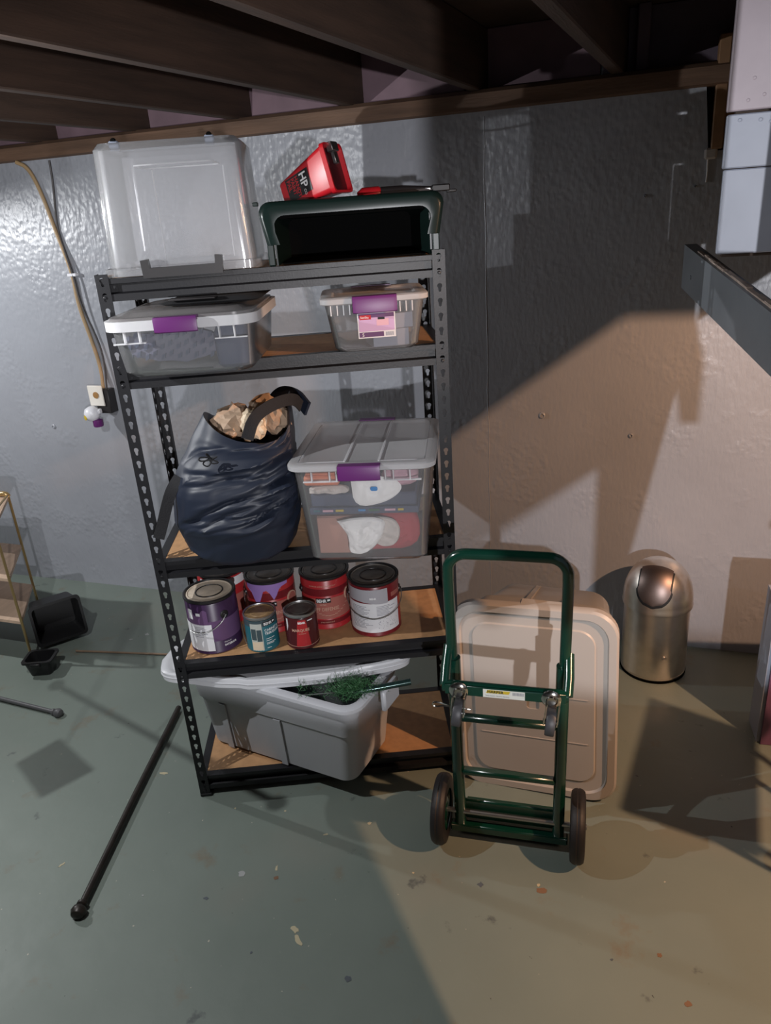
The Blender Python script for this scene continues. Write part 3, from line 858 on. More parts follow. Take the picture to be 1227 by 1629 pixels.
tool = thing('caulking_gun', 'grey tool with a red end and black tip lying on the green bin', 'tool', fs(.80, .17, ZB + .030), ANG)
bm = NB(); lathe(bm, [(.006, -.105), (.017, -.09), (.018, -.045), (.014, -.04)], 12, T(0, 0, 0, 0, 0, pi / 2)); tag(obj('handle', bm, RED, tool), 'red end')
bm = NB(); box(bm, -.04, .04, -.008, .008, -.030, -.012, .002); obj('grip', bm, DGREY, tool)
bm = NB(); lathe(bm, [(.016, -.04), (.016, .02), (.009, .10), (.006, .12)], 12, T(0, 0, 0, 0, 0, pi / 2)); obj('barrel', bm, DGREY, tool)
bm = NB(); box(bm, .055, .095, -.012, -.008, -.004, .004); obj('blade', bm, STEEL, tool)
bm = NB(); box(bm, .10, .150, -.012, .012, -.006, .012, .003); box(bm, .14, .168, -.008, .008, -.010, -.002, .002); obj('tip', bm, BLACK, tool)

# ------------------------------------------------------------------ navy bag
bag = thing('laundry_bag', 'navy nylon bag stuffed with brown paper on third shelf at left', 'bag', fs(0, 0, ZS[2]), ANG)
NZ, NT = 84, 150
def lerp_tab(tab, x):
    for (a, fa), (b, fb) in zip(tab, tab[1:]):
        if x <= b:
            k = (x - a) / (b - a); k = k * k * (3 - 2 * k) if False else k
            return fa + (fb - fa) * k
    return tab[-1][1]
HW = [(0, .140), (.04, .170), (.12, .192), (.22, .193), (.30, .182), (.36, .160), (.42, .128)]
HDp = [(0, .10), (.04, .135), (.12, .165), (.22, .168), (.30, .155), (.36, .13), (.42, .105)]
CUU = [(0, .270), (.12, .267), (.22, .285), (.30, .305), (.42, .345)]
CVV = [(0, .07), (.12, .055), (.42, .085)]
rf = random.Random(12)
CREASE = []
for _ in range(60):
    a0 = rf.uniform(-2.9, -.2); z0 = rf.uniform(.01, .36); ln_ = rf.uniform(.8, 2.2)
    CREASE.append((a0, z0, ln_, rf.uniform(.03, .12) + .03 * (rf.random() - .5), rf.uniform(.004, .011), rf.uniform(.03, .085) * (1 if rf.random() < .75 else -.6)))
def creases(a, z):
    a = (a + pi) % (2 * pi) - pi
    t_ = 0
    for a0, z0, ln_, dz, wd_, dp in CREASE:
        f = (a - a0) / ln_
        if -.1 < f < 1.1:
            zc = z0 + dz * f + .012 * sin(f * 5 + a0 * 9)
            k_ = max(0, 1 - (2 * f - 1) ** 2)
            t_ += dp * k_ * math.exp(-((z - zc) / wd_) ** 2)
    return t_
loops = []
for i in range(NZ + 1):
    z = .40 * i / NZ
    lp = []
    for k in range(NT):
        a = 2 * pi * k / NT
        ca, sa = cos(a), sin(a)
        e = .82
        x = (abs(ca) ** e) * (1 if ca > 0 else -1); y = (abs(sa) ** e) * (1 if sa > 0 else -1)
        n3 = noise.noise(Vector((ca * 1.6, sa * 1.6, z * 6 + 1)))
        n4 = noise.noise(Vector((ca * 4, sa * 4, z * 16 + 7)))
        g_ = min(1, z / .05)
        q = .985 + g_ * (.06 * n3 + .022 * n4 - creases(a, z))
        hw, hd = lerp_tab(HW, z), lerp_tab(HDp, z)
        cu, cv = lerp_tab(CUU, z), lerp_tab(CVV, z)
        zz = z
        if sa < -.2 and z < .10:                       # sags over the front beam
            v_ = cv + hd * y * q
            if v_ < -.005: zz = z - .035 * min(1, -(v_ + .005) / .05) * (1 - z / .10)
        top = 0
        if z > .32:
            f_ = (z - .32) / .08
            top = f_ * (.03 * sin(a * 2 + 1) + .035 * max(0, ca * .6 + sa * .5) - .02 * max(0, -sa))
        lp.append(Vector((min(cu + hw * x * q, .452 + .05 * max(0, (z - .30) / .1) * 0), cv + hd * y * q, max(zz, .002) + top if zz >= 0 else zz + top)))
    loops.append(lp)
for k in range(NT):                                     # clear the shelf surface behind the beam
    p = loops[0][k]
    if p.y > -.006: p.z = max(p.z, .002)
bm = NB()
inner = [[Vector((p.x * .97 + .34 * .03, p.y * .96 + .08 * .04, p.z - .004)) for p in loops[-1]], [Vector((p.x * .9 + .034, p.y * .9 + .008, p.z - .05)) for p in loops[-1]]]
loft(bm, loops + inner, True, True)
obj('sack', bm, NAVY, bag, 70)
def crumpled_sheet(cx_, cy_, cz_, sx, sy, sz, seed, n=12):
    bm = NB(); 
    bmesh.ops.create_icosphere(bm, subdivisions=3, radius=1)
    for v in bm.verts:
        p = v.co.copy()
        q = 1 + .55 * (abs(noise.noise(p * 1.7 + Vector((seed, 0, 0)))) - .25) + .35 * (abs(noise.noise(p * 3.7 + Vector((0, seed, 0)))) - .25)
        v.co = Vector((cx_ + p.x * sx * q, cy_ + p.y * sy * q, cz_ + p.z * sz * q))
    return bm
w_ = thing('crumpled_paper', 'crumpled brown and cream paper sticking out of the navy bag', 'paper', fs(0, 0, ZS[2]), ANG)
for cx_, cy_, cz_, sx, sy, sz, m_ in ((.285, .10, .385, .065, .07, .05, KRAFT), (.345, .06, .385, .04, .05, .05, CREAM), (.405, .09, .392, .040, .05, .05, KRAFT), (.37, .15, .40, .05, .04, .05, KRAFT)):
    obj('sheet', crumpled_sheet(cx_, cy_, cz_, sx, sy, sz, cx_ * 40), m_, w_, 12)
def ribbon(bm, pts, wdir, w_, th=.0016):
    pts = smooth_path(pts, 3); wd = Vector(wdir).normalized()
    loops = []
    for i, p in enumerate(pts):
        tg = (pts[min(i + 1, len(pts) - 1)] - pts[max(i - 1, 0)]).normalized()
        nn = tg.cross(wd).normalized(); ww = nn.cross(tg).normalized()
        loops.append([p + ww * w_ / 2 + nn * th, p - ww * w_ / 2 + nn * th, p - ww * w_ / 2 - nn * th, p + ww * w_ / 2 - nn * th])
    loft(bm, loops)
    return bm
bm = NB(); ribbon(bm, [(.128, -.02, .27), (.103, -.035, .24), (.085, -.04, .20), (.062, -.045, .14), (.045, -.05, .10)], (1, .2, .35), .032); obj('strap', bm, STRAP, bag)
bm = NB(); ribbon(bm, [(.335, -.045, .37), (.36, -.03, .43), (.42, .0, .455), (.47, .04, .455), (.485, .08, .42)], (.2, .2, 1), .034); obj('strap', bm, STRAP, bag)
bm = NB()
for s_ in range(5):
    a = s_ * 1.3
    tube(bm, smooth_path([(.235, -.085, .338), (.225 + .02 * cos(a), -.095, .338 + .016 * sin(a)), (.235 + .03 * cos(a + .6), -.098, .335 + .02 * sin(a + .6)), (.24, -.09, .334)], 2), .0022, 5)
obj('drawstring', bm, STRAP, bag)
bm = NB(); ribbon(bm, [(.375, .22, .385), (.42, .20, .440), (.47, .17, .43), (.50, .12, .40)], (0, .3, 1), .045, .004); obj('hem', bm, NAVY, bag)

# ------------------------------------------------------------------ paint cans
def can(label, u, v, R, H, rz, body, lidm, lid_inner=None, ring=CANBLK, ears=(), bail=None, grp=None, ridge=True):
    t = thing('paint_can', label, 'paint can', fs(u, v, ZS[3]), rz, grp)
    bm = NB()
    lathe(bm, [(R * .97, 0), (R, .002), (R, .006), (R * .985, .008), (R * .985, H - .014), (R * .97, H - .012)], 40); obj('body', bm, body, t)
    bm = NB(); lathe(bm, [(R * .985, H - .010), (R * 1.015, H - .008), (R * 1.015, H - .001), (R * .98, H), (R * .93, H - .001), (R * .90, H - .006)], 40); obj('top_ring', bm, ring, t)
    bm = NB(); lathe(bm, [(R * .90, H - .008), (R * .88, H - .003), (R * .84, H - .002), (R * .82, H - .005), (R * .58, H - .005), (R * .56, H - .004)], 40); l_ = obj('can_lid', bm, lidm, t)
    if lid_inner:
        bm = NB(); lathe(bm, [(R * .56, H - .007), (R * .54, H - .003), (R * .50, H - .0025), (R * .48, H - .006), (R * .30, H - .006)], 36); obj('lid_centre', bm, lid_inner, l_)
    for a in ears:
        mm_ = Matrix.Translation((R * sin(a) * .985, -R * cos(a) * .985, H * .70)) @ Matrix.Rotation(a, 4, 'Z') @ Matrix.Rotation(pi / 2, 4, 'X')
        bm = NB(); lathe(bm, [(.014, -.002), (.014, .002), (.010, .004), (.006, .004), (.004, .007)], 14, mm_); obj('bail_ear', bm, CANBLK, t)
    if bail:
        bm = NB(); tube(bm, smooth_path(bail, 3), .0014, 6); obj('wire_bail', bm, STEEL, t)
    return t


def cpt(R, a, z): return (R * sin(a), -R * cos(a), z)
def lines(bm, R, a0, a1, z0, z1, n, seed):
    rr_ = random.Random(seed)
    for i in range(n):
        z = z1 - (z1 - z0) * (i + .5) / n
        patch(bm, R, a0, a0 + (a1 - a0) * rr_.uniform(.55, 1), z, z + (z1 - z0) / n * .32, .0002, 4)
    return bm


face = lambda u, v: math.atan2(-(fs(u, v, 0)[0]), (fs(u, v, 0)[1]))       # turn the can's front to the camera
RG, HG, RQ, HQ = .0835, .192, .0535, .124
GR = 'paint cans on the fourth shelf'
# purple gallon
t = can('large purple paint can with beige lid and torn white label, front left', .120, .128, RG, HG, face(.12, .128), P_PUR, CANBEIGE, CANBLK, ears=(rad(24),),
        bail=[cpt(RG + .006, rad(26), HG * .70), cpt(RG + .012, rad(14), HG * .60), cpt(RG + .014, rad(-10), HG * .47), cpt(RG + .012, rad(-36), HG * .42), cpt(RG + .006, rad(-62), HG * .42)], grp=GR)
bm = NB(); patch(bm, RG * .985, rad(-60), rad(88), .045, .118, .0005, 18); obj('label_band', bm, P_PURM, t)
bm = NB(); patch(bm, RG * .985 + .0006, rad(-88), rad(-8), .012, .108, .0005, 12); lb = obj('paper_label', bm, PAPER, t); lb['label'] = 'white instruction label'
obj('small_print', lines(NB(), RG * .985 + .0012, rad(-50), rad(-13), .06, .10, 7, 3), INK, lb)
bm = NB(); patch(bm, RG * .985 + .0006, rad(-70), rad(-14), .112, .158, .0004, 10, lambda f: (.112, .150 + .012 * sin(f * 9))); obj('torn_label', bm, P_PURM, t)
bm = NB(); patch(bm, RG * .985 + .0011, rad(-62), rad(-50), .125, .160, .0004, 4); patch(bm, RG * .985 + .0011, rad(-40), rad(-30), .14, .15, .0004, 4); obj('torn_label', bm, PAPER, t)
text('PREMIUM', .006, WHITE, t, cyl_fn(RG * .985 + .001, rad(14), .034)); text('INTERIOR', .010, WHITE, t, cyl_fn(RG * .985 + .001, rad(14), .022), bold=.0003)
# red gallon hidden behind it
t = can('dark red paint can mostly hidden behind the large purple can', .132, .302, RG, HG, face(.16, .3), P_RED, CANGREYL, CANBLK, grp=GR)
bm = NB(); patch(bm, RG * .985, rad(-60), rad(60), .145, .175, .0005, 14); obj('label_band', bm, PAPER, t)
bm = NB(); patch(bm, RG * .985, rad(-70), rad(80), .045, .11, .0005, 16); obj('label_band', bm, P_REDM, t)


def behr(t, R, a, z, s=1.0, white=True):
    w_ = .050 * s
    bm = NB(); patch(bm, R, a, a + w_ / R, z - .003 * s, z + .0145 * s, .0004, 6); lo = obj('logo_box', bm, BLACK, t)
    text('BEHR', .0155 * s, WHITE, lo, cyl_fn(R + .0008, a + .002 * s / R, z), bold=.0005 * s, squash=.88)
    bm = NB(); patch(bm, R + .0004, a + .038 * s / R, a + .048 * s / R, z + .003 * s, z + .010 * s, .0004, 4, lambda f: (z + (.003 + .002 * f) * s, z + (.0105 - .002 * abs(f - .4)) * s)); obj('bear_mark', bm, WHITE, lo)
    return lo


def scuff(t, R, badge_a):
    bm = NB(); patch(bm, R, rad(-95), rad(95), .040, .118, .0004, 24, lambda f: (.040 + .012 * (2 * f - 1) ** 2, .118 - .014 * (2 * f - 1) ** 2)); obj('label_band', bm, P_REDM, t)
    bm = NB(); patch(bm, R, rad(-95), rad(95), .125, .152, .0003, 24); obj('label_band', bm, P_REDD, t)
    bm = NB(); patch(bm, R, rad(-95), rad(95), .020, .036, .0003, 24); obj('label_band', bm, P_REDD, t)
    behr(t, R + .0005, rad(-26), .104)
    text('ULTRA', .007, TANPRINT, t, cyl_fn(R + .0008, rad(-18), .092), bold=.0002)
    text('SCUFF DEFENSE', .0175, TANPRINT, t, cyl_fn(R + .0009, rad(-46), .071), bold=.0002, squash=.86)
    text('INTERIOR EXTRA DURABLE FLAT', .0065, TANPRINT, t, cyl_fn(R + .0009, rad(-40), .160), squash=.95)
    text('STAIN RESISTANT', .006, TANPRINT, t, cyl_fn(R + .0009, rad(-20), .026))
    bm = NB()
    for a in range(16):
        a0 = -60 + a * 7.5
        patch(bm, R + .0004, rad(a0), rad(a0 + 7), .052 + .00002 * (a0 * a0 * .8), .0535 + .00002 * (a0 * a0 * .8), .0003, 1)
    obj('swoosh', bm, TANPRINT, t)
    mm_ = Matrix.Translation(cpt(R + .0004, badge_a, .115)) @ Matrix.Rotation(badge_a, 4, 'Z') @ Matrix.Rotation(pi / 2, 4, 'X')
    bm = NB(); lathe(bm, [(.022, -.001), (.022, .0025), (.019, .003)], 24, mm_); bd = obj('badge', bm, TANPRINT, t)
    bm = NB(); lathe(bm, [(.018, .002), (.018, .0036), (.004, .0038)], 24, mm_); obj('badge_centre', bm, P_REDM, bd)


t = can('red paint can with lavender drips down its rim, behind the teal can', .305, .222, RG, HG, face(.305, .222), P_RED, CANGREYL, CANBLK, ears=(rad(-88),), grp=GR,
        bail=[cpt(RG + .006, rad(-86), .135), cpt(RG + .010, rad(-78), .10), cpt(RG + .010, rad(-70), .07), cpt(RG + .006, rad(-62), .05)])
scuff(t, RG * .985, rad(50))
rr_ = random.Random(5)
dr = [.012, .02, .03, .06, .075, .05, .022, .018, .03, .055, .04, .018, .012, .010, .008]
bm = NB(); n_ = len(dr) - 1
patch(bm, RG * .985 + .0016, rad(-62), rad(40), 0, 0, .0012, 56, lambda f: (.182 - (dr[int(f * n_)] * (1 - (f * n_ % 1)) + dr[min(n_, int(f * n_) + 1)] * (f * n_ % 1)), .184))
obj('paint_drips', bm, P_LAV, t)['label'] = 'lavender paint drips'
t = can('red paint can with clean scuff label, right of the dripped red can', .490, .215, RG, HG, face(.49, .215), P_RED, CANGREYL, CANBLK, ears=(rad(-80),), grp=GR)
scuff(t, RG * .985, rad(58))
# gallon with the white label
t = can('red paint can with white label and grey tape, front right of shelf', .652, .140, RG, HG, face(.652, .14), P_REDD, CANGREYL, CANBLK, ears=(rad(-86), rad(86)), grp=GR,
        bail=[cpt(RG + .005, rad(-86), HG * .70), cpt(RG + .011, rad(-70), HG * .55), cpt(RG + .014, rad(-40), HG * .42), cpt(RG + .015, rad(0), HG * .36), cpt(RG + .014, rad(40), HG * .43), cpt(RG + .011, rad(70), HG * .56), cpt(RG + .005, rad(86), HG * .70)])
R = RG * .985
bm = NB(); patch(bm, R, rad(-85), rad(62), .016, .122, .0005, 20); lb = obj('paper_label', bm, PAPER, t); lb['label'] = 'white instruction label'
obj('small_print', lines(NB(), R + .0007, rad(-60), rad(-4), .03, .112, 16, 7), INK, lb)
obj('small_print', lines(NB(), R + .0007, rad(2), rad(50), .075, .112, 7, 8), INK, lb)
rr_ = random.Random(9); bm = NB()
for _ in range(70):
    a = rr_.uniform(4, 52); z = rr_.uniform(.028, .072)
    patch(bm, R + .0007, rad(a), rad(a + 1.2), z, z + .0016, .0002, 1)
obj('small_print', bm, INK, lb)
bm = NB(); patch(bm, R + .0003, rad(-85), rad(30), .124, .172, .0008, 16, lambda f: (.124 + .005 * sin(f * 5), .172)); obj('tape', bm, TAPE, t)
bm = NB(); patch(bm, R, rad(64), rad(95), .02, .12, .0004, 6); obj('label_band', bm, P_RED, t)
bm = NB(); patch(bm, R, rad(40), rad(95), .135, .150, .0004, 6); obj('label_band', bm, P_REDM, t)
text('BEHR', .009, WHITE, t, cyl_fn(R + .0018, rad(-12), .138), bold=.0004)
# teal quart
t = can('small teal trim enamel paint can with silver rim, in front of the dripped can', .277, .083, RQ, HQ, face(.277, .083), P_TEAL, TANBROWN, None, CANSILV, grp=GR)
R = RQ * .985
bm = NB(); patch(bm, R, rad(-90), rad(90), .092, .112, .0004, 16); obj('label_band', bm, P_TEALD, t)
bm = NB(); patch(bm, R + .0003, rad(-42), rad(0), .005, .103, .0004, 8); ph = obj('photo_print', bm, P_PHOTO, t)
bm = NB(); patch(bm, R + .0008, rad(-40), rad(-22), .045, .085, .0003, 4); patch(bm, R + .0008, rad(-20), rad(-3), .04, .082, .0003, 4); obj('door_print', bm, P_TEALD, ph)
bm = NB(); patch(bm, R + .0008, rad(-40), rad(-3), .008, .038, .0003, 6); obj('door_print', bm, CREAM, ph)
behr(t, R + .0005, rad(6), .096, .85)
text('CABINET &', .0125, WHITE, t, cyl_fn(R + .0008, rad(8), .073), bold=.0003, squash=.9)
text('TRIM ENAMEL', .0125, WHITE, t, cyl_fn(R + .0008, rad(8), .061), bold=.0003, squash=.82)
bm = NB()
for z, n2 in ((.045, .03), (.038, .02), (.030, .034), (.026, .026), (.012, .015)):
    patch(bm, R + .0005, rad(10), rad(10) + n2 / R, z, z + .0018, .0003, 4)
obj('small_print', bm, WHITE, t)
bm = NB(); tube(bm, smooth_path([cpt(R + .004, rad(-88), .085), cpt(R + .009, rad(-84), .06), cpt(R + .008, rad(-80), .04), cpt(R + .003, rad(-76), .02)]), .0012, 6); obj('wire_bail', bm, STEEL, t)
# maroon quart
t = can('small maroon paint can with red wedge print, right of the teal can', .408, .076, RQ, HQ, face(.408, .076), P_MAR, CANGREYL, None, CANSILV, grp=GR)
bm = NB(); patch(bm, R + .0002, rad(-26), rad(26), .012, .105, .0004, 16, lambda f: (.012, .012 + .095 * min(1, (1 - abs(2 * f - 1)) * 2.2 + .02))); obj('wedge_print', bm, P_RED, t)
text('BEHR', .010, WHITE, t, cyl_fn(R + .0008, rad(-14), .094), bold=.0004)
text('MARQUEE', .0135, TANPRINT, t, cyl_fn(R + .0008, rad(-38), .066), bold=.0003, squash=.95)
text('INTERIOR', .0055, TANPRINT, t, cyl_fn(R + .0008, rad(-14), .056))
bm = NB(); patch(bm, R + .0003, rad(-80), rad(80), .011, .0122, .0003, 16); obj('label_line', bm, TANPRINT, t)
bm = NB(); patch(bm, R + .0006, rad(-62), rad(-54), .062, .108, .0003, 3, lambda f: (.062 + .02 * f, .108)); patch(bm, R + .0006, rad(20), rad(40), .10, .104, .0003, 3); obj('small_print', bm, PAPER, t)

# ------------------------------------------------------------------ grey tote on the bottom shelf
AT = ANG + rad(-31)
tote = thing('grey_tote', 'large grey plastic tote set askew on the bottom shelf', 'storage bin', fs(.345, .150, ZS[4]), AT)
def tote_body(bm, w0, d0, w1, d1, H, r, t=.004, steps=((.70, .012),)):
    lo = []
    def wd(f): return w0 / 2 + (w1 - w0) / 2 * f, d0 / 2 + (d1 - d0) / 2 * f
    fr = [0, .03, .45, .62, .64, .86, .88, 1.0]
    add = [-.015, 0, 0, 0, .006, .006, .012, .012]
    for f, a in zip(fr, add):
        hw, hd = wd(f); lo.append(rrect(hw + a, hd + a, r, f * H, 6))
    hw, hd = wd(1)
    lo.append(rrect(hw + .030, hd + .030, r + .02, H, 6)); lo.append(rrect(hw + .030, hd + .030, r + .02, H + .012, 6)); lo.append(rrect(hw + .020, hd + .020, r + .02, H + .018, 6))
    lo.append(rrect(hw + .006, hd + .006, r, H + .018, 6))
    hw, hd = wd(.03); lo.append(rrect(hw - t, hd - t, r, .02, 6))
    loft(bm, lo)
    return bm
bm = NB(); tote_body(bm, .585, .265, .66, .315, .325, .045); obj('body', bm, TOTEG, tote)
for x in (-.20, .03):
    for s_ in (-1, 1):
        bm = NB(); yy = s_ * (.1325 + .014)
        prism(bm, [(x - .012, .005), (x + .012, .005), (x + .014, .200), (x - .014, .200)], -.003, .0015, Matrix(((1, 0, 0, 0), (0, -s_ * .075 * 0, s_, s_ * .1375), (0, 1, 0, .0), (0, 0, 0, 1))))
        for v in bm.verts: v.co.y += s_ * .025 * v.co.z / .325
        obj('moulded_rib', bm, TOTEG, tote)
bm = NB(); tote_grip = box(bm, .372, .392, -.05, .05, .26, .338, .006); obj('grip', bm, TOTEG, tote)

# its askew lid
lp_ = [(-.085, .17), (-.078, .10), (-.04, .070), (.03, .050), (.075, .030), (.14, .005), (.27, -.018), (.45, -.026), (.63, -.020), (.735, .0), (.755, .05), (.74, .20), (.70, .335), (.45, .345), (.2, .345), (.04, .335), (-.05, .29)]
lid5 = thing('tote_lid', 'pale grey lid lying loose and tilted on the grey tote', 'lid', fs(0, 0, 0), ANG)
out = [Vector(p) for p in smooth_path([(x, y, 0) for x, y in lp_] + [(lp_[0][0], lp_[0][1], 0)], 2)[:-1]]
c0 = Vector((.33, .16, 0))
def zl(p): return .4495 + .022 * (p.x + .08) / .83 - (.006 if .2 < p.x < .6 else 0)
def lring(f, dz): return [Vector((c0.x + (p.x - c0.x) * f, c0.y + (p.y - c0.y) * f, zl(p) + dz)) for p in out]
for p in out: pass
bm = NB(); loft(bm, [lring(.965, -.030), lring(1.0, -.030), lring(1.005, .0), lring(.985, .005), lring(.94, .005), lring(.90, -.004), lring(.10, -.004), lring(.10, -.008), lring(.90, -.008), lring(.945, -.002)])
obj('cover', bm, LIDG, lid5)
bm = NB(); 
for i in range(len(out)):
    pass
rim_ = lring(1.006, -.012); tube(bm, rim_ + [rim_[0]], .0022, 5); obj('edge_bead', bm, LIDG, lid5)

# artificial tree piece
tree = thing('artificial_tree', 'green tinsel tree top with pole sticking out of the grey tote', 'decoration', fs(.605, -.085, ZS[4] + .350), ANG)
bm = NB(); tube(bm, [(-.06, .0, -.006), (.02, .0, .0), (.135, .012, .004)], .0105, 12); obj('pole', bm, TREEPOLE, tree)
bm = NB(); rr_ = random.Random(2)
for i in range(1500):
    c = Vector((rr_.gauss(-.045, .034), rr_.gauss(.01, .02), rr_.gauss(.006, .014)))
    if i > 1380: c = Vector((rr_.uniform(-.22, -.06), rr_.gauss(.03, .02), rr_.gauss(.004, .008)))
    d_ = Vector((rr_.gauss(0, 1), rr_.gauss(-.4, 1), rr_.gauss(.2, 1))).normalized() * rr_.uniform(.014, .028)
    s_ = d_.orthogonal().normalized() * .0009
    a, b, c_ = bm.verts.new(c - s_), bm.verts.new(c + s_), bm.verts.new(c + d_)
    e_ = bm.verts.new(c + d_ * .5 + d_.cross(s_).normalized() * .0008)
    bm.faces.new((a, b, e_)); bm.faces.new((b, c_, e_)); bm.faces.new((c_, a, e_)); bm.faces.new((a, c_, b))
tag(obj('needles', bm, NEEDLE, tree, 0), kind='stuff')
bm = NB(); tube(bm, [(-.24, .03, -.02), (-.10, .0, -.002)], .002, 6); obj('stem_wire', bm, STEEL, tree)

# ------------------------------------------------------------------ warm grey tote lying on its side with its lid facing out
tb = thing('warm_grey_tote', 'warm grey plastic tote lying on its side behind the green hand truck', 'storage bin', (-.262, 2.045, .0), rad(-1.5))
# local: y = tote axis (away from the lid), z up. section half sizes in x,z
def sec(hw, hz, r, y, cz): return [Vector((p.x, y, cz + p.y)) for p in rrect(hw, hz, r, 0, 6)]
bm = NB()
loft(bm, [sec(.245, .305, .06, .0, .335), sec(.245, .305, .06, .02, .335), sec(.232, .288, .06, .022, .330), sec(.226, .278, .06, .15, .318), sec(.216, .270, .06, .152, .315), sec(.198, .245, .07, .385, .275), sec(.18, .225, .06, .40, .275)])
obj('body', bm, TOTEBD, tb)
for x in (-.05, .07):
    bm = NB(); prism(bm, [(.15, .586), (.38, .515), (.38, .525), (.15, .597)], x - .008, x + .008, Matrix(((0, 0, 1, 0), (1, 0, 0, 0), (0, 1, 0, 0), (0, 0, 0, 1)))); obj('moulded_rib', bm, TOTEBD, tb)
bm = NB(); box(bm, -.05, .10, -.028, .02, .642, .672, .005); obj('grip', bm, TOTEB, tb)
lb = thing('tote_lid', 'warm grey lid standing upright against the tote behind the hand truck', 'lid', (-.250, 1.966, .0), rad(-2), rot=(rad(-3.5), rad(-2.0), rad(-1.5)))
bm = NB()
def lsec(hw, hz, r, y, cz=.338): return [Vector((p.x, y, cz + p.y)) for p in rrect(hw, hz, r, 0, 8)]
loft(bm, [lsec(.248, .330, .075, .030), lsec(.257, .337, .08, .030), lsec(.258, .338, .08, .004), lsec(.252, .332, .08, -.004), lsec(.230, .310, .07, -.004), lsec(.222, .302, .065, .010), lsec(.196, .276, .055, .010), lsec(.188, .268, .05, -.001), lsec(.02, .02, .01, -.001), lsec(.02, .02, .01, .003), lsec(.186, .266, .05, .004), lsec(.22, .30, .07, .014), lsec(.246, .328, .075, .004)])
obj('cover', bm, TOTEB, lb)
for z in (.21, .37):
    bm = NB(); box(bm, -.17, .17, -.003, .002, z, z + .003); obj('moulded_line', bm, TOTEB, lb)

# ------------------------------------------------------------------ green hand truck
ht = thing('hand_truck', 'green tubular hand truck with two black wheels standing before the totes', 'hand truck', (-.298, 1.735, 0), rad(4))
def rail_path(s_): return [(s_ * .146, .0, .034), (s_ * .150, -.002, .60)]
for s_ in (-1, 1):
    bm = NB(); tube(bm, rail_path(s_), .0175, 14); obj('frame_rail', bm, TRUCK, ht)
    bm = NB(); tube(bm, [(s_ * .150, -.002, .575), (s_ * .1505, -.002, .655)], .0205, 14); obj('sleeve', bm, TRUCK, ht)
# handle loop
pts = [(-.152, -.002, .58), (-.154, -.002, .75), (-.156, -.002, .90)] + [(-.156 + .05 * (1 - cos(a)), -.002, .926 + .05 * sin(a)) for a in [pi / 2 * i / 8 for i in range(1, 9)]]
pts += [(0, -.002, .977)] + [(.156 - .05 * (1 - cos(a)), -.002, .926 + .05 * sin(a)) for a in [pi / 2 * i / 8 for i in range(8, 0, -1)]] + [(.156, -.002, .90), (.154, -.002, .75), (.152, -.002, .58)]
bm = NB(); tube(bm, pts, .0152, 14); obj('handle', bm, TRUCK, ht)
# fold-out caster arm and its side tubes
bm = NB(); tube(bm, [(-.168, -.075, .612), (.165, -.075, .612)], .0165, 14); arm = obj('caster_bar', bm, TRUCK, ht)
bm = NB(); box(bm, -.160, .160, -.094, -.088, .597, .627, .002); obj('bar_plate', bm, TRUCK, ht)
for s_ in (-1, 1):
    bm = NB(); tube(bm, [(s_ * .163, -.078, .612), (s_ * .165, -.04, .644), (s_ * .163, .005, .69)], .014, 12); obj('side_tube', bm, TRUCK, ht)
bm = NB(); box(bm, -.056, .054, -.0955, -.0942, .600, .625); st = obj('sticker', bm, STICKY, ht, 0); st['label'] = 'white and yellow maker sticker'
bm = NB(); prism(bm, [(-.048, .6145), (-.044, .6235), (.016, .6235), (.012, .6145)], -.0004, .0004, Matrix(((1, 0, 0, 0), (0, 0, 1, -.0960), (0, 1, 0, 0), (0, 0, 0, 1)))); obj('name_panel', bm, YELLOW, st, 0)
text('HARPER', .0118, BLACK, st, flat_fn(-.0445, -.0968, .6152), bold=.0003)
for i in range(10):
    bm = NB(); box(bm, .022 + i * .003, .0235 + i * .003, -.0963, -.0956, .613, .622); obj('barcode_bar', bm, INK, st, 0)
text('THE HAND TRUCK PEOPLE', .0052, INK, st, flat_fn(-.050, -.0966, .6045))
for z in (.455, .262):
    bm = NB(); box(bm, -.135, .135, -.018, .010, z - .010, z + .010, .006); obj('crossbar', bm, TRUCK, ht)
bm = NB(); box(bm, -.135, .135, .006, .020, .066, .140, .005); obj('axle_plate', bm, TRUCK, ht)
bm = NB(); box(bm, -.175, .175, -.020, .008, .034, .062, .004); obj('axle_cover', bm, TRUCK, ht)
bm = NB(); box(bm, -.15, .15, .012, .16, .004, .010, .002); obj('toe_plate', bm, TRUCK, ht)
bm = NB(); tube(bm, [(-.228, -.006, .106), (.228, -.006, .106)], .008, 10); obj('axle', bm, STEEL, ht)
for s_ in (-1, 1):
    mm_ = Matrix.Translation((s_ * .202, -.006, .106)) @ Matrix.Scale(.876, 4) @ Matrix.Rotation(pi / 2, 4, 'Y')
    bm = NB(); lathe(bm, [(.070, -.022), (.095, -.025), (.112, -.022), (.119, -.013), (.121, -.004), (.119, -.0008), (.1195, .0008), (.121, .004), (.119, .013), (.112, .022), (.095, .025), (.070, .022)], 40, mm_, False, False)
    wh = obj('wheel', bm, RUBBER, ht)
    bm = NB(); lathe(bm, [(.010, -.020), (.03, -.020), (.05, -.010), (.071, -.018), (.071, .018), (.05, .010), (.03, .020), (.010, .020)], 28, mm_); obj('hub', bm, TRUCK, wh)
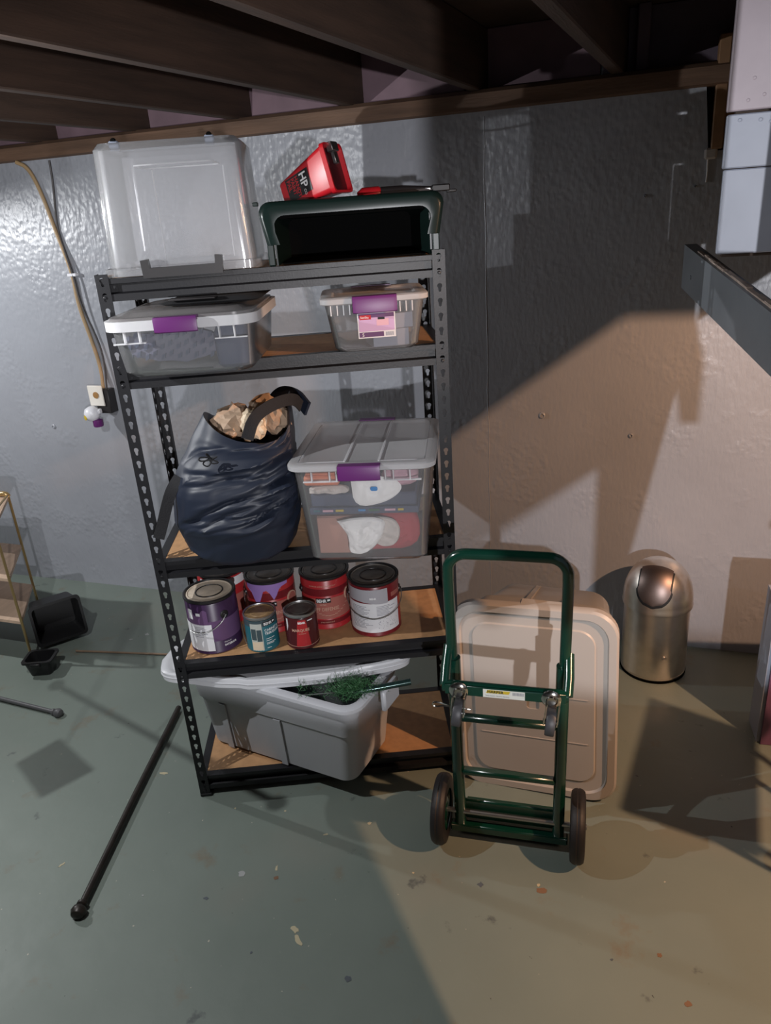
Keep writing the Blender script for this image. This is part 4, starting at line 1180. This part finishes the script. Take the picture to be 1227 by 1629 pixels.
for s_, rz in ((-1, .12), (1, .1)):
    cx_ = s_ * .122
    bm = NB(); lathe(bm, [(.026, 0), (.026, .004), (.022, .008), (.014, .010), (.012, .014)], 20, Matrix.Translation((cx_, -.092, .612)) @ Matrix.Rotation(pi / 2, 4, 'X')); obj('swivel_plate', bm, CHROME, ht)
    mm_ = Matrix.Translation((cx_, -.118, .559)) @ Matrix.Rotation(rz, 4, 'Y')
    bm = NB()
    for q in (-1, 1):
        prism(bm, [(-.018, .058), (.010, .060), (.012, .02), (.008, -.008), (-.010, -.008), (-.022, .03)], q * .017 - .0015, q * .017 + .0015, mm_ @ Matrix(((0, 0, 1, 0), (1, 0, 0, 0), (0, 1, 0, 0), (0, 0, 0, 1))))
    obj('fork', bm, CHROME, ht)
    bm = NB(); lathe(bm, [(.030, -.011), (.036, -.012), (.038, -.009), (.038, .009), (.036, .012), (.030, .011)], 24, mm_ @ Matrix.Rotation(pi / 2, 4, 'Y')); obj('caster_wheel', bm, CASTERM, ht)
    bm = NB(); lathe(bm, [(.004, -.020), (.006, -.019), (.006, .019), (.004, .020)], 10, mm_ @ Matrix.Rotation(pi / 2, 4, 'Y')); obj('caster_axle', bm, STEEL, ht)
bm = NB(); tube(bm, smooth_path([(-.135, -.09, 0.555), (-.165, -.09, 0.560), (-.190, -.09, 0.566), (-.198, -.09, 0.556), (-.188, -.09, 0.548), (-.165, -.09, 0.556), (-.135, -.09, 0.552), (-.09, -.092, 0.552)], 3), .0022, 6); obj('hitch_pin', bm, CHROME, ht)

# ------------------------------------------------------------------ swing-top can
tc = thing('swing_top_can', 'brushed steel swing-top waste can standing against the grey wall', 'trash can', (.118, 2.795, 0), rad(-10))
R = .1275
bm = NB(); lathe(bm, [(R * .94, .0), (R * .98, .004), (R * .985, .018), (R * .97, .019), (R * .985, .02), (R * .985, .318)], 56); obj('body', bm, INOX, tc, 30)
bm = NB(); lathe(bm, [(R * .9, .0), (R * 1.0, .0), (R * 1.0, .010), (R * .9, .012)], 56); obj('base_ring', bm, BLKIN, tc)
def domep(a): return (R * 1.035 * max(cos(a), 1e-4) ** .82, .322 + .165 * sin(a) ** .95)
bm = NB(); lathe(bm, [(R * .99, .306), (R * 1.045, .306), (R * 1.05, .312), (R * 1.035, .322)] + [domep(pi / 2 * i / 18) for i in range(1, 18)] + [(.004, .490)], 56); obj('dome_lid', bm, INOX, tc)
def dpatch(hwid, a0, a1, off, rb):
    bm = NB(); loops = []
    n, k_ = 22, 14
    for i in range(n + 1):
        f = i / n; el = a0 + (a1 - a0) * f
        sag = f
        wv = hwid
        if f < rb: wv = hwid * math.sqrt(max(0.0, 1 - (1 - f / rb) ** 2)) * 1.0 + .004
        row = []
        for side_ in (0, 1):
            rng = range(k_ + 1) if side_ == 0 else range(k_, -1, -1)
            for j in rng:
                x = -wv + 2 * wv * j / k_
                rc_ = domep(el)[0]; b_ = min(1, max(0, (f - .35) / .5)); b_ = b_ * b_ * (3 - 2 * b_)
                y = -(1 - b_) * math.sqrt(max(1e-8, rc_ * rc_ - x * x)) - b_ * rc_
                q_ = min(1.0, math.hypot(x, y) / (R * 1.035))
                e2 = math.acos(q_ ** (1 / .82)); zz = domep(e2)[1]
                if q_ >= 1.0: y = -math.sqrt(max(0, (R * 1.035) ** 2 - x * x)); zz = domep(0)[1]
                p = Vector((x, y, zz)); nrm = Vector((x / R, y / R, (zz - .322) / .168 * .8)).normalized()
                row.append(p + nrm * (off if side_ == 0 else -.004))
        loops.append(row)
    loft(bm, loops); return bm
obj('painted_gap', dpatch(.063, rad(5), rad(72), .0008, .34), BLACK, tc)  # black patch painted in for the shaded gap around the flap
obj('swing_flap', dpatch(.056, rad(9), rad(74), .0034, .34), INOXD, tc)
bm = NB(); lathe(bm, [(.010, 0), (.010, .002), (.004, .0035)], 12, Matrix.Translation((.058, -.1125, .115)) @ Matrix.Rotation(rad(27), 4, 'Z') @ Matrix.Rotation(pi / 2, 4, 'X')); obj('dent_mark', bm, INOX, tc)

# ------------------------------------------------------------------ painted cabinet corner at the right edge
cb = thing('painted_cabinet', 'pale blue painted cabinet with purple front corner at right edge of floor', 'cabinet', (.463, 2.392, 0))
bm = NB(); prism(bm, [(.0, .0), (.60, .05), (.60, .17), (-.01, .12)], 0, .56); obj('carcass', bm, PALEB, cb, 0)
bm = NB(); prism(bm, [(.012, -.012), (.60, .035), (.60, .05), (.012, .0)], 0.002, .30); obj('front_panel', bm, PURPC, cb, 0)
bm = NB(); prism(bm, [(.012, -.012), (.60, .035), (.60, .05), (.012, .0)], 0.304, .56); obj('front_panel', bm, PALEB, cb, 0)

# ------------------------------------------------------------------ brass rack with baskets at left
rk = thing('wire_rack', 'brass wire rack with wooden shelves standing at left edge', 'rack', (-2.555, 2.22, 0))
PF = [(.0, .0), (-.235, .33)]
bm = NB(); tube(bm, [(0, 0, .03), (0, 0, .585), (-.02, .0, .72)], .006, 8); obj('leg', bm, BRASS, rk)
bm = NB(); tube(bm, [(-.235, .33, .0), (-.238, .33, .69)], .006, 8); obj('leg', bm, BRASS, rk)
bm = NB(); tube(bm, [(-.75, .02, .03), (-.75, .02, .72)], .006, 8); obj('leg', bm, BRASS, rk)
bm = NB(); tube(bm, [(-.95, .35, .0), (-.95, .35, .69)], .006, 8); obj('leg', bm, BRASS, rk)
bm = NB(); tube(bm, smooth_path([(-.238, .33, .68), (-.245, .325, .697), (-.27, .32, .697), (-.5, .30, .69), (-.95, .35, .69)], 2), .013, 10); obj('top_rail', bm, BRASS, rk)
bm = NB(); tube(bm, [(-.02, 0, .72), (-.238, .33, .69)], .005, 8); obj('end_rail', bm, BRASS, rk)
for z in (.42, .205, .668):
    bm = NB(); prism(bm, [(-.006, .004), (-.232, .322), (-.94, .335), (-.74, .012)], z, z + .014); obj('shelf_board', bm, RWOOD, rk, 0)
def crate(label, loc, rz, w_, d_, h_, rx=0, grip=True):
    k = thing('black_basket', label, 'basket', loc, 0, None, (rx, 0, rz))
    b = NB(); tt_ = .004
    loft(b, [rrect(w_ / 2 - .012, d_ / 2 - .012, .02, 0), rrect(w_ / 2, d_ / 2, .02, h_), rrect(w_ / 2 + .008, d_ / 2 + .008, .02, h_), rrect(w_ / 2 + .008, d_ / 2 + .008, .02, h_ + .008), rrect(w_ / 2 - tt_, d_ / 2 - tt_, .02, h_ + .008), rrect(w_ / 2 - .016, d_ / 2 - .016, .02, .006)])
    obj('body', b, BASKET, k)
    if not grip: return k
    b = NB(); box(b, -w_ * .18, w_ * .18, -d_ / 2 - .016, -d_ / 2 - .004, h_ - .012, h_ + .004, .002); obj('grip', b, BASKET, k)
    return k
crate('black plastic basket tipped open towards the right, under the brass rack', (-2.665, 2.505, .099), rad(52), .215, .185, .16, rad(82), False)
crate('small black plastic basket on the floor in front of the tipped basket', (-2.465, 2.185, .0), rad(20), .12, .10, .07, 0)

# ------------------------------------------------------------------ rods on the floor
def rod(label, pts, r, m, fin=True, name='curtain_rod'):
    k = thing(name, label, 'rod', pts[0])
    p0 = Vector(pts[0]); q = [Vector(p) - p0 for p in pts]
    b = NB(); tube(b, q, r, 10); obj('pole', b, m, k)
    if fin:
        dr_ = (q[0] - q[-1]).normalized()
        mm_ = Matrix.Translation(q[0]) @ dr_.to_track_quat('Z', 'Y').to_matrix().to_4x4()
        b = NB(); lathe(b, [(r, -.01), (r * 1.5, -.006), (r * 1.5, .002), (r * 1.1, .006), (r * 2.0, .014), (r * 2.2, .024), (r * 1.7, .036), (r * .5, .042)], 14, mm_); obj('finial', b, m, k)
    return k
rod('long dark bronze curtain rod running along the floor to the grey tote', [(-1.445, 1.185, .016), (-1.56, 1.60, .017), (-1.685, 2.07, .017)], .0105, RODM)
rod('grey rod lying on floor at the left edge', [(-2.185, 1.928, .014), (-2.60, 1.96, .014)], .009, RODG)
rod('thin tan rod lying on the floor behind the grey tote', [(-2.42, 2.347, .008), (-1.94, 2.42, .008)], .005, RODT, False)

# ------------------------------------------------------------------ outlet, plug and cables on the wall
ob = thing('outlet_box', 'white outlet cover on a dark box fixed to the wall', 'outlet', (-2.475, WALLY, 1.055))
bm = NB(); box(bm, -.015, .065, -.055, -.001, -.065, .05, .003); obj('box', bm, DGREY, ob)
bm = NB(); box(bm, -.045, .040, -.062, -.0555, -.028, .072, .003); pl = obj('cover_plate', bm, OUTW, ob)
bm = NB(); lathe(bm, [(.016, 0), (.016, .003), (.008, .004)], 16, Matrix.Translation((0, -.062, .026)) @ Matrix.Rotation(pi / 2, 4, 'X')); obj('socket', bm, BROWNP, pl)
af = thing('air_freshener', 'white plug-in freshener with purple bottle below the outlet cover', 'air freshener', (-2.500, WALLY - .064, .995))
bm = NB(); lathe(bm, [(.008, -.036), (.024, -.03), (.036, -.012), (.038, .006), (.030, .026), (.012, .036)], 22, T(0, -.022, 0)); obj('shell', bm, WPLAS, af)
bm = NB(); lathe(bm, [(.013, 0), (.013, .002), (.008, .003)], 12, T(-.018, -.052, -.012, rad(-25), pi / 2)); obj('dial', bm, YELLOW, af)
bm = NB(); lathe(bm, [(.022, -.062), (.024, -.058), (.024, -.030), (.014, -.026)], 16, T(.022, -.02, 0)); obj('bottle', bm, PURPLE, af)
bm = NB(); box(bm, .018, .045, -.022, -.0, .0, .022, .003); obj('plug', bm, WPLAS, af)
cbt = obj('wall_cable', tube(NB(), smooth_path([(-2.66, WALLY - .03, 2.115), (-2.615, WALLY - .012, 2.09), (-2.575, WALLY - .010, 1.98), (-2.545, WALLY - .010, 1.82), (-2.503, WALLY - .010, 1.64), (-2.510, WALLY - .010, 1.50), (-2.475, WALLY - .010, 1.33), (-2.455, WALLY - .012, 1.20), (-2.452, WALLY - .028, 1.107)], 3), .0085, 8), CABLE)
tag(cbt, 'tan cable running down the wall to the outlet', 'cable')
cbb = obj('wall_cable', tube(NB(), smooth_path([(-2.50, WALLY - .006, 2.11), (-2.505, WALLY - .006, 2.02), (-2.535, WALLY - .005, 1.86), (-2.530, WALLY - .006, 1.78), (-2.490, WALLY - .022, 1.63), (-2.485, WALLY - .022, 1.50), (-2.452, WALLY - .010, 1.38), (-2.425, WALLY - .010, 1.26), (-2.432, WALLY - .028, 1.106)], 3), .0045, 7), CABLEB)
tag(cbb, 'thin black cable beside the tan cable on the wall', 'cable')
cl_ = obj('cable_clip', box(NB(), -.024, .024, -.024, .0, -.007, .007, .002), WPLAS, None, 0, (-2.500, WALLY, 1.632))
tag(cl_, 'small white clip holding the cables to the wall', 'clip')

# ------------------------------------------------------------------ unseen things added outside the frame to throw shade
LX, LY, LZ = -1.75, 1.05, 1.88
def towards_lamp(x, y, z=1.45):
    k_ = (LZ - z) / LZ
    return Vector((LX + (x - LX) * k_, LY + (y - LY) * k_, z))
ra, rb_ = towards_lamp(-2.327, 2.104), towards_lamp(-1.074, 1.705); rc = (ra + rb_) / 2
hg = thing('rod_shadow_caster', 'unseen thin rod added beyond the left frame edge to cast a rod shadow on the floor', 'rod', rc)  # added caster, set in line with the cool lamp
bm = NB(); tube(bm, [ra - rc, rb_ - rc], .0036, 8); obj('pole', bm, RODG, hg)
for q in (ra, rb_):
    bm = NB(); bmesh.ops.create_icosphere(bm, subdivisions=2, radius=.008, matrix=Matrix.Translation(q - rc)); obj('finial', bm, RODG, hg)
bm = NB(); tube(bm, [(0, 0, .003), (0, 0, .735)], .0008, 5); obj('cord', bm, STRAP, hg)
cs = [towards_lamp(*q) for q in ((-2.123, 1.646), (-2.058, 1.808), (-1.803, 1.69), (-1.897, 1.522))]; cc = sum(cs, Vector()) / 4
tg_ = thing('square_shadow_caster', 'unseen grey card added beyond the left frame edge to cast a square shadow on the floor', 'card', cc)  # added caster for the square floor shadow
bm = NB(); prism(bm, [((q - cc).x, (q - cc).y) for q in cs], -.001, .001); obj('card', bm, RODG, tg_)
bm = NB(); tube(bm, [(0, 0, .001), (0, 0, .735)], .0008, 5); obj('cord', bm, STRAP, tg_)
tb_ = thing('floor_shade_blocker', 'unseen table shape added beyond the right frame edge to shade the floor', 'table', (.76, 1.81, 0))  # added to keep the warm lamp off the floor at right
bm = NB(); prism(bm, [(-.07, .19), (.12, .12), (.09, -.20), (-.12, -.15)], .88, .90); obj('blocker_top', bm, FLOORG, tb_, 0)
for x, y in ((-.05, .13), (.09, .09), (.06, -.16), (-.08, -.12)):
    obj('leg', tube(NB(), [(x, y, 0), (x, y, .88)], .008, 8), FLOORG, tb_)
cbk = thing('white_lamp_blocker', 'unseen grey box added behind the camera to block the white lamp low down', 'cabinet', (.1, -.55, 0))  # added to cut the white lamp off the lower part of the tote
bm = NB(); box(bm, -.75, .95, -.2, .2, .0, 1.145, .004); obj('carcass', bm, FLOORG, cbk, 0)
bm = NB(); box(bm, -.77, .97, -.22, .23, 1.146, 1.165, .003); obj('top_panel', bm, FLOORG, cbk, 0)
bx = thing('carton', 'unseen flat box added on the lamp blocker behind the camera to block more light', 'box', (.75, -.45, 1.166))  # added to cut the white lamp off the lower part of the lid
bm = NB(); box(bm, -.31, .25, -.12, .14, 0, .038, .002); obj('body', bm, CARD, bx, 0)

# ------------------------------------------------------------------ paint chips on the floor
def chip(x, y, s, m, seed, el=1.0, an=0.0):
    rr2 = random.Random(seed); n = 11; s *= .72
    pts = []
    for i in range(n):
        a = 2 * pi * i / n; q = s * rr2.uniform(.55, 1.15)
        px, py = q * cos(a) * el, q * sin(a)
        pts.append((x + px * cos(an) - py * sin(an), y + px * sin(an) + py * cos(an)))
    b = NB(); prism(b, pts, -.0005, .0007); struct('paint_chip', b, m, floor)
for i, a in enumerate(((-.815, 1.285, .014, CHIPY, 1, 1.5, -.6), (-.792, 1.258, .012, CHIPY, 2, 2.2, -.7), (-.955, 1.46, .006, CHIPY, 3, 3.0, 1.9), (-.94, 1.43, .012, CHIPR, 4), (-1.05, 1.415, .014, CHIPW, 5, 1.2),
                       (-1.54, 1.738, .010, CHIPY, 6, 2.4, .1), (.136, 1.464, .012, CHIPR, 7), (-.74, 1.70, .010, CHIPY, 8), (-.35, 1.56, .014, CHIPD, 9), (-.62, 1.19, .014, CHIPD, 10), (-.19, 1.60, .008, CHIPY, 11),
                       (-.18, 1.585, .016, CHIPR, 12, 1.6), (-.9, 1.19, .006, CHIPD, 13), (-1.11, 1.31, .007, CHIPD, 14, 2), (-1.2, 1.65, .005, CHIPY, 15), (-1.03, 1.68, .006, CHIPY, 16), (-.86, 1.62, .006, CHIPY, 17, 2, .5),
                       (-.55, 1.55, .006, CHIPY, 18), (-1.3, 1.27, .005, CHIPW, 19), (.2, 1.35, .012, CHIPR, 20), (.02, 1.42, .006, CHIPD, 21), (-2.18, 2.56, .016, CHIPW, 22), (-2.23, 2.50, .013, CHIPW, 23), (-1.62, 1.30, .006, CHIPY, 24, 3, 1.2))):
    chip(*a)
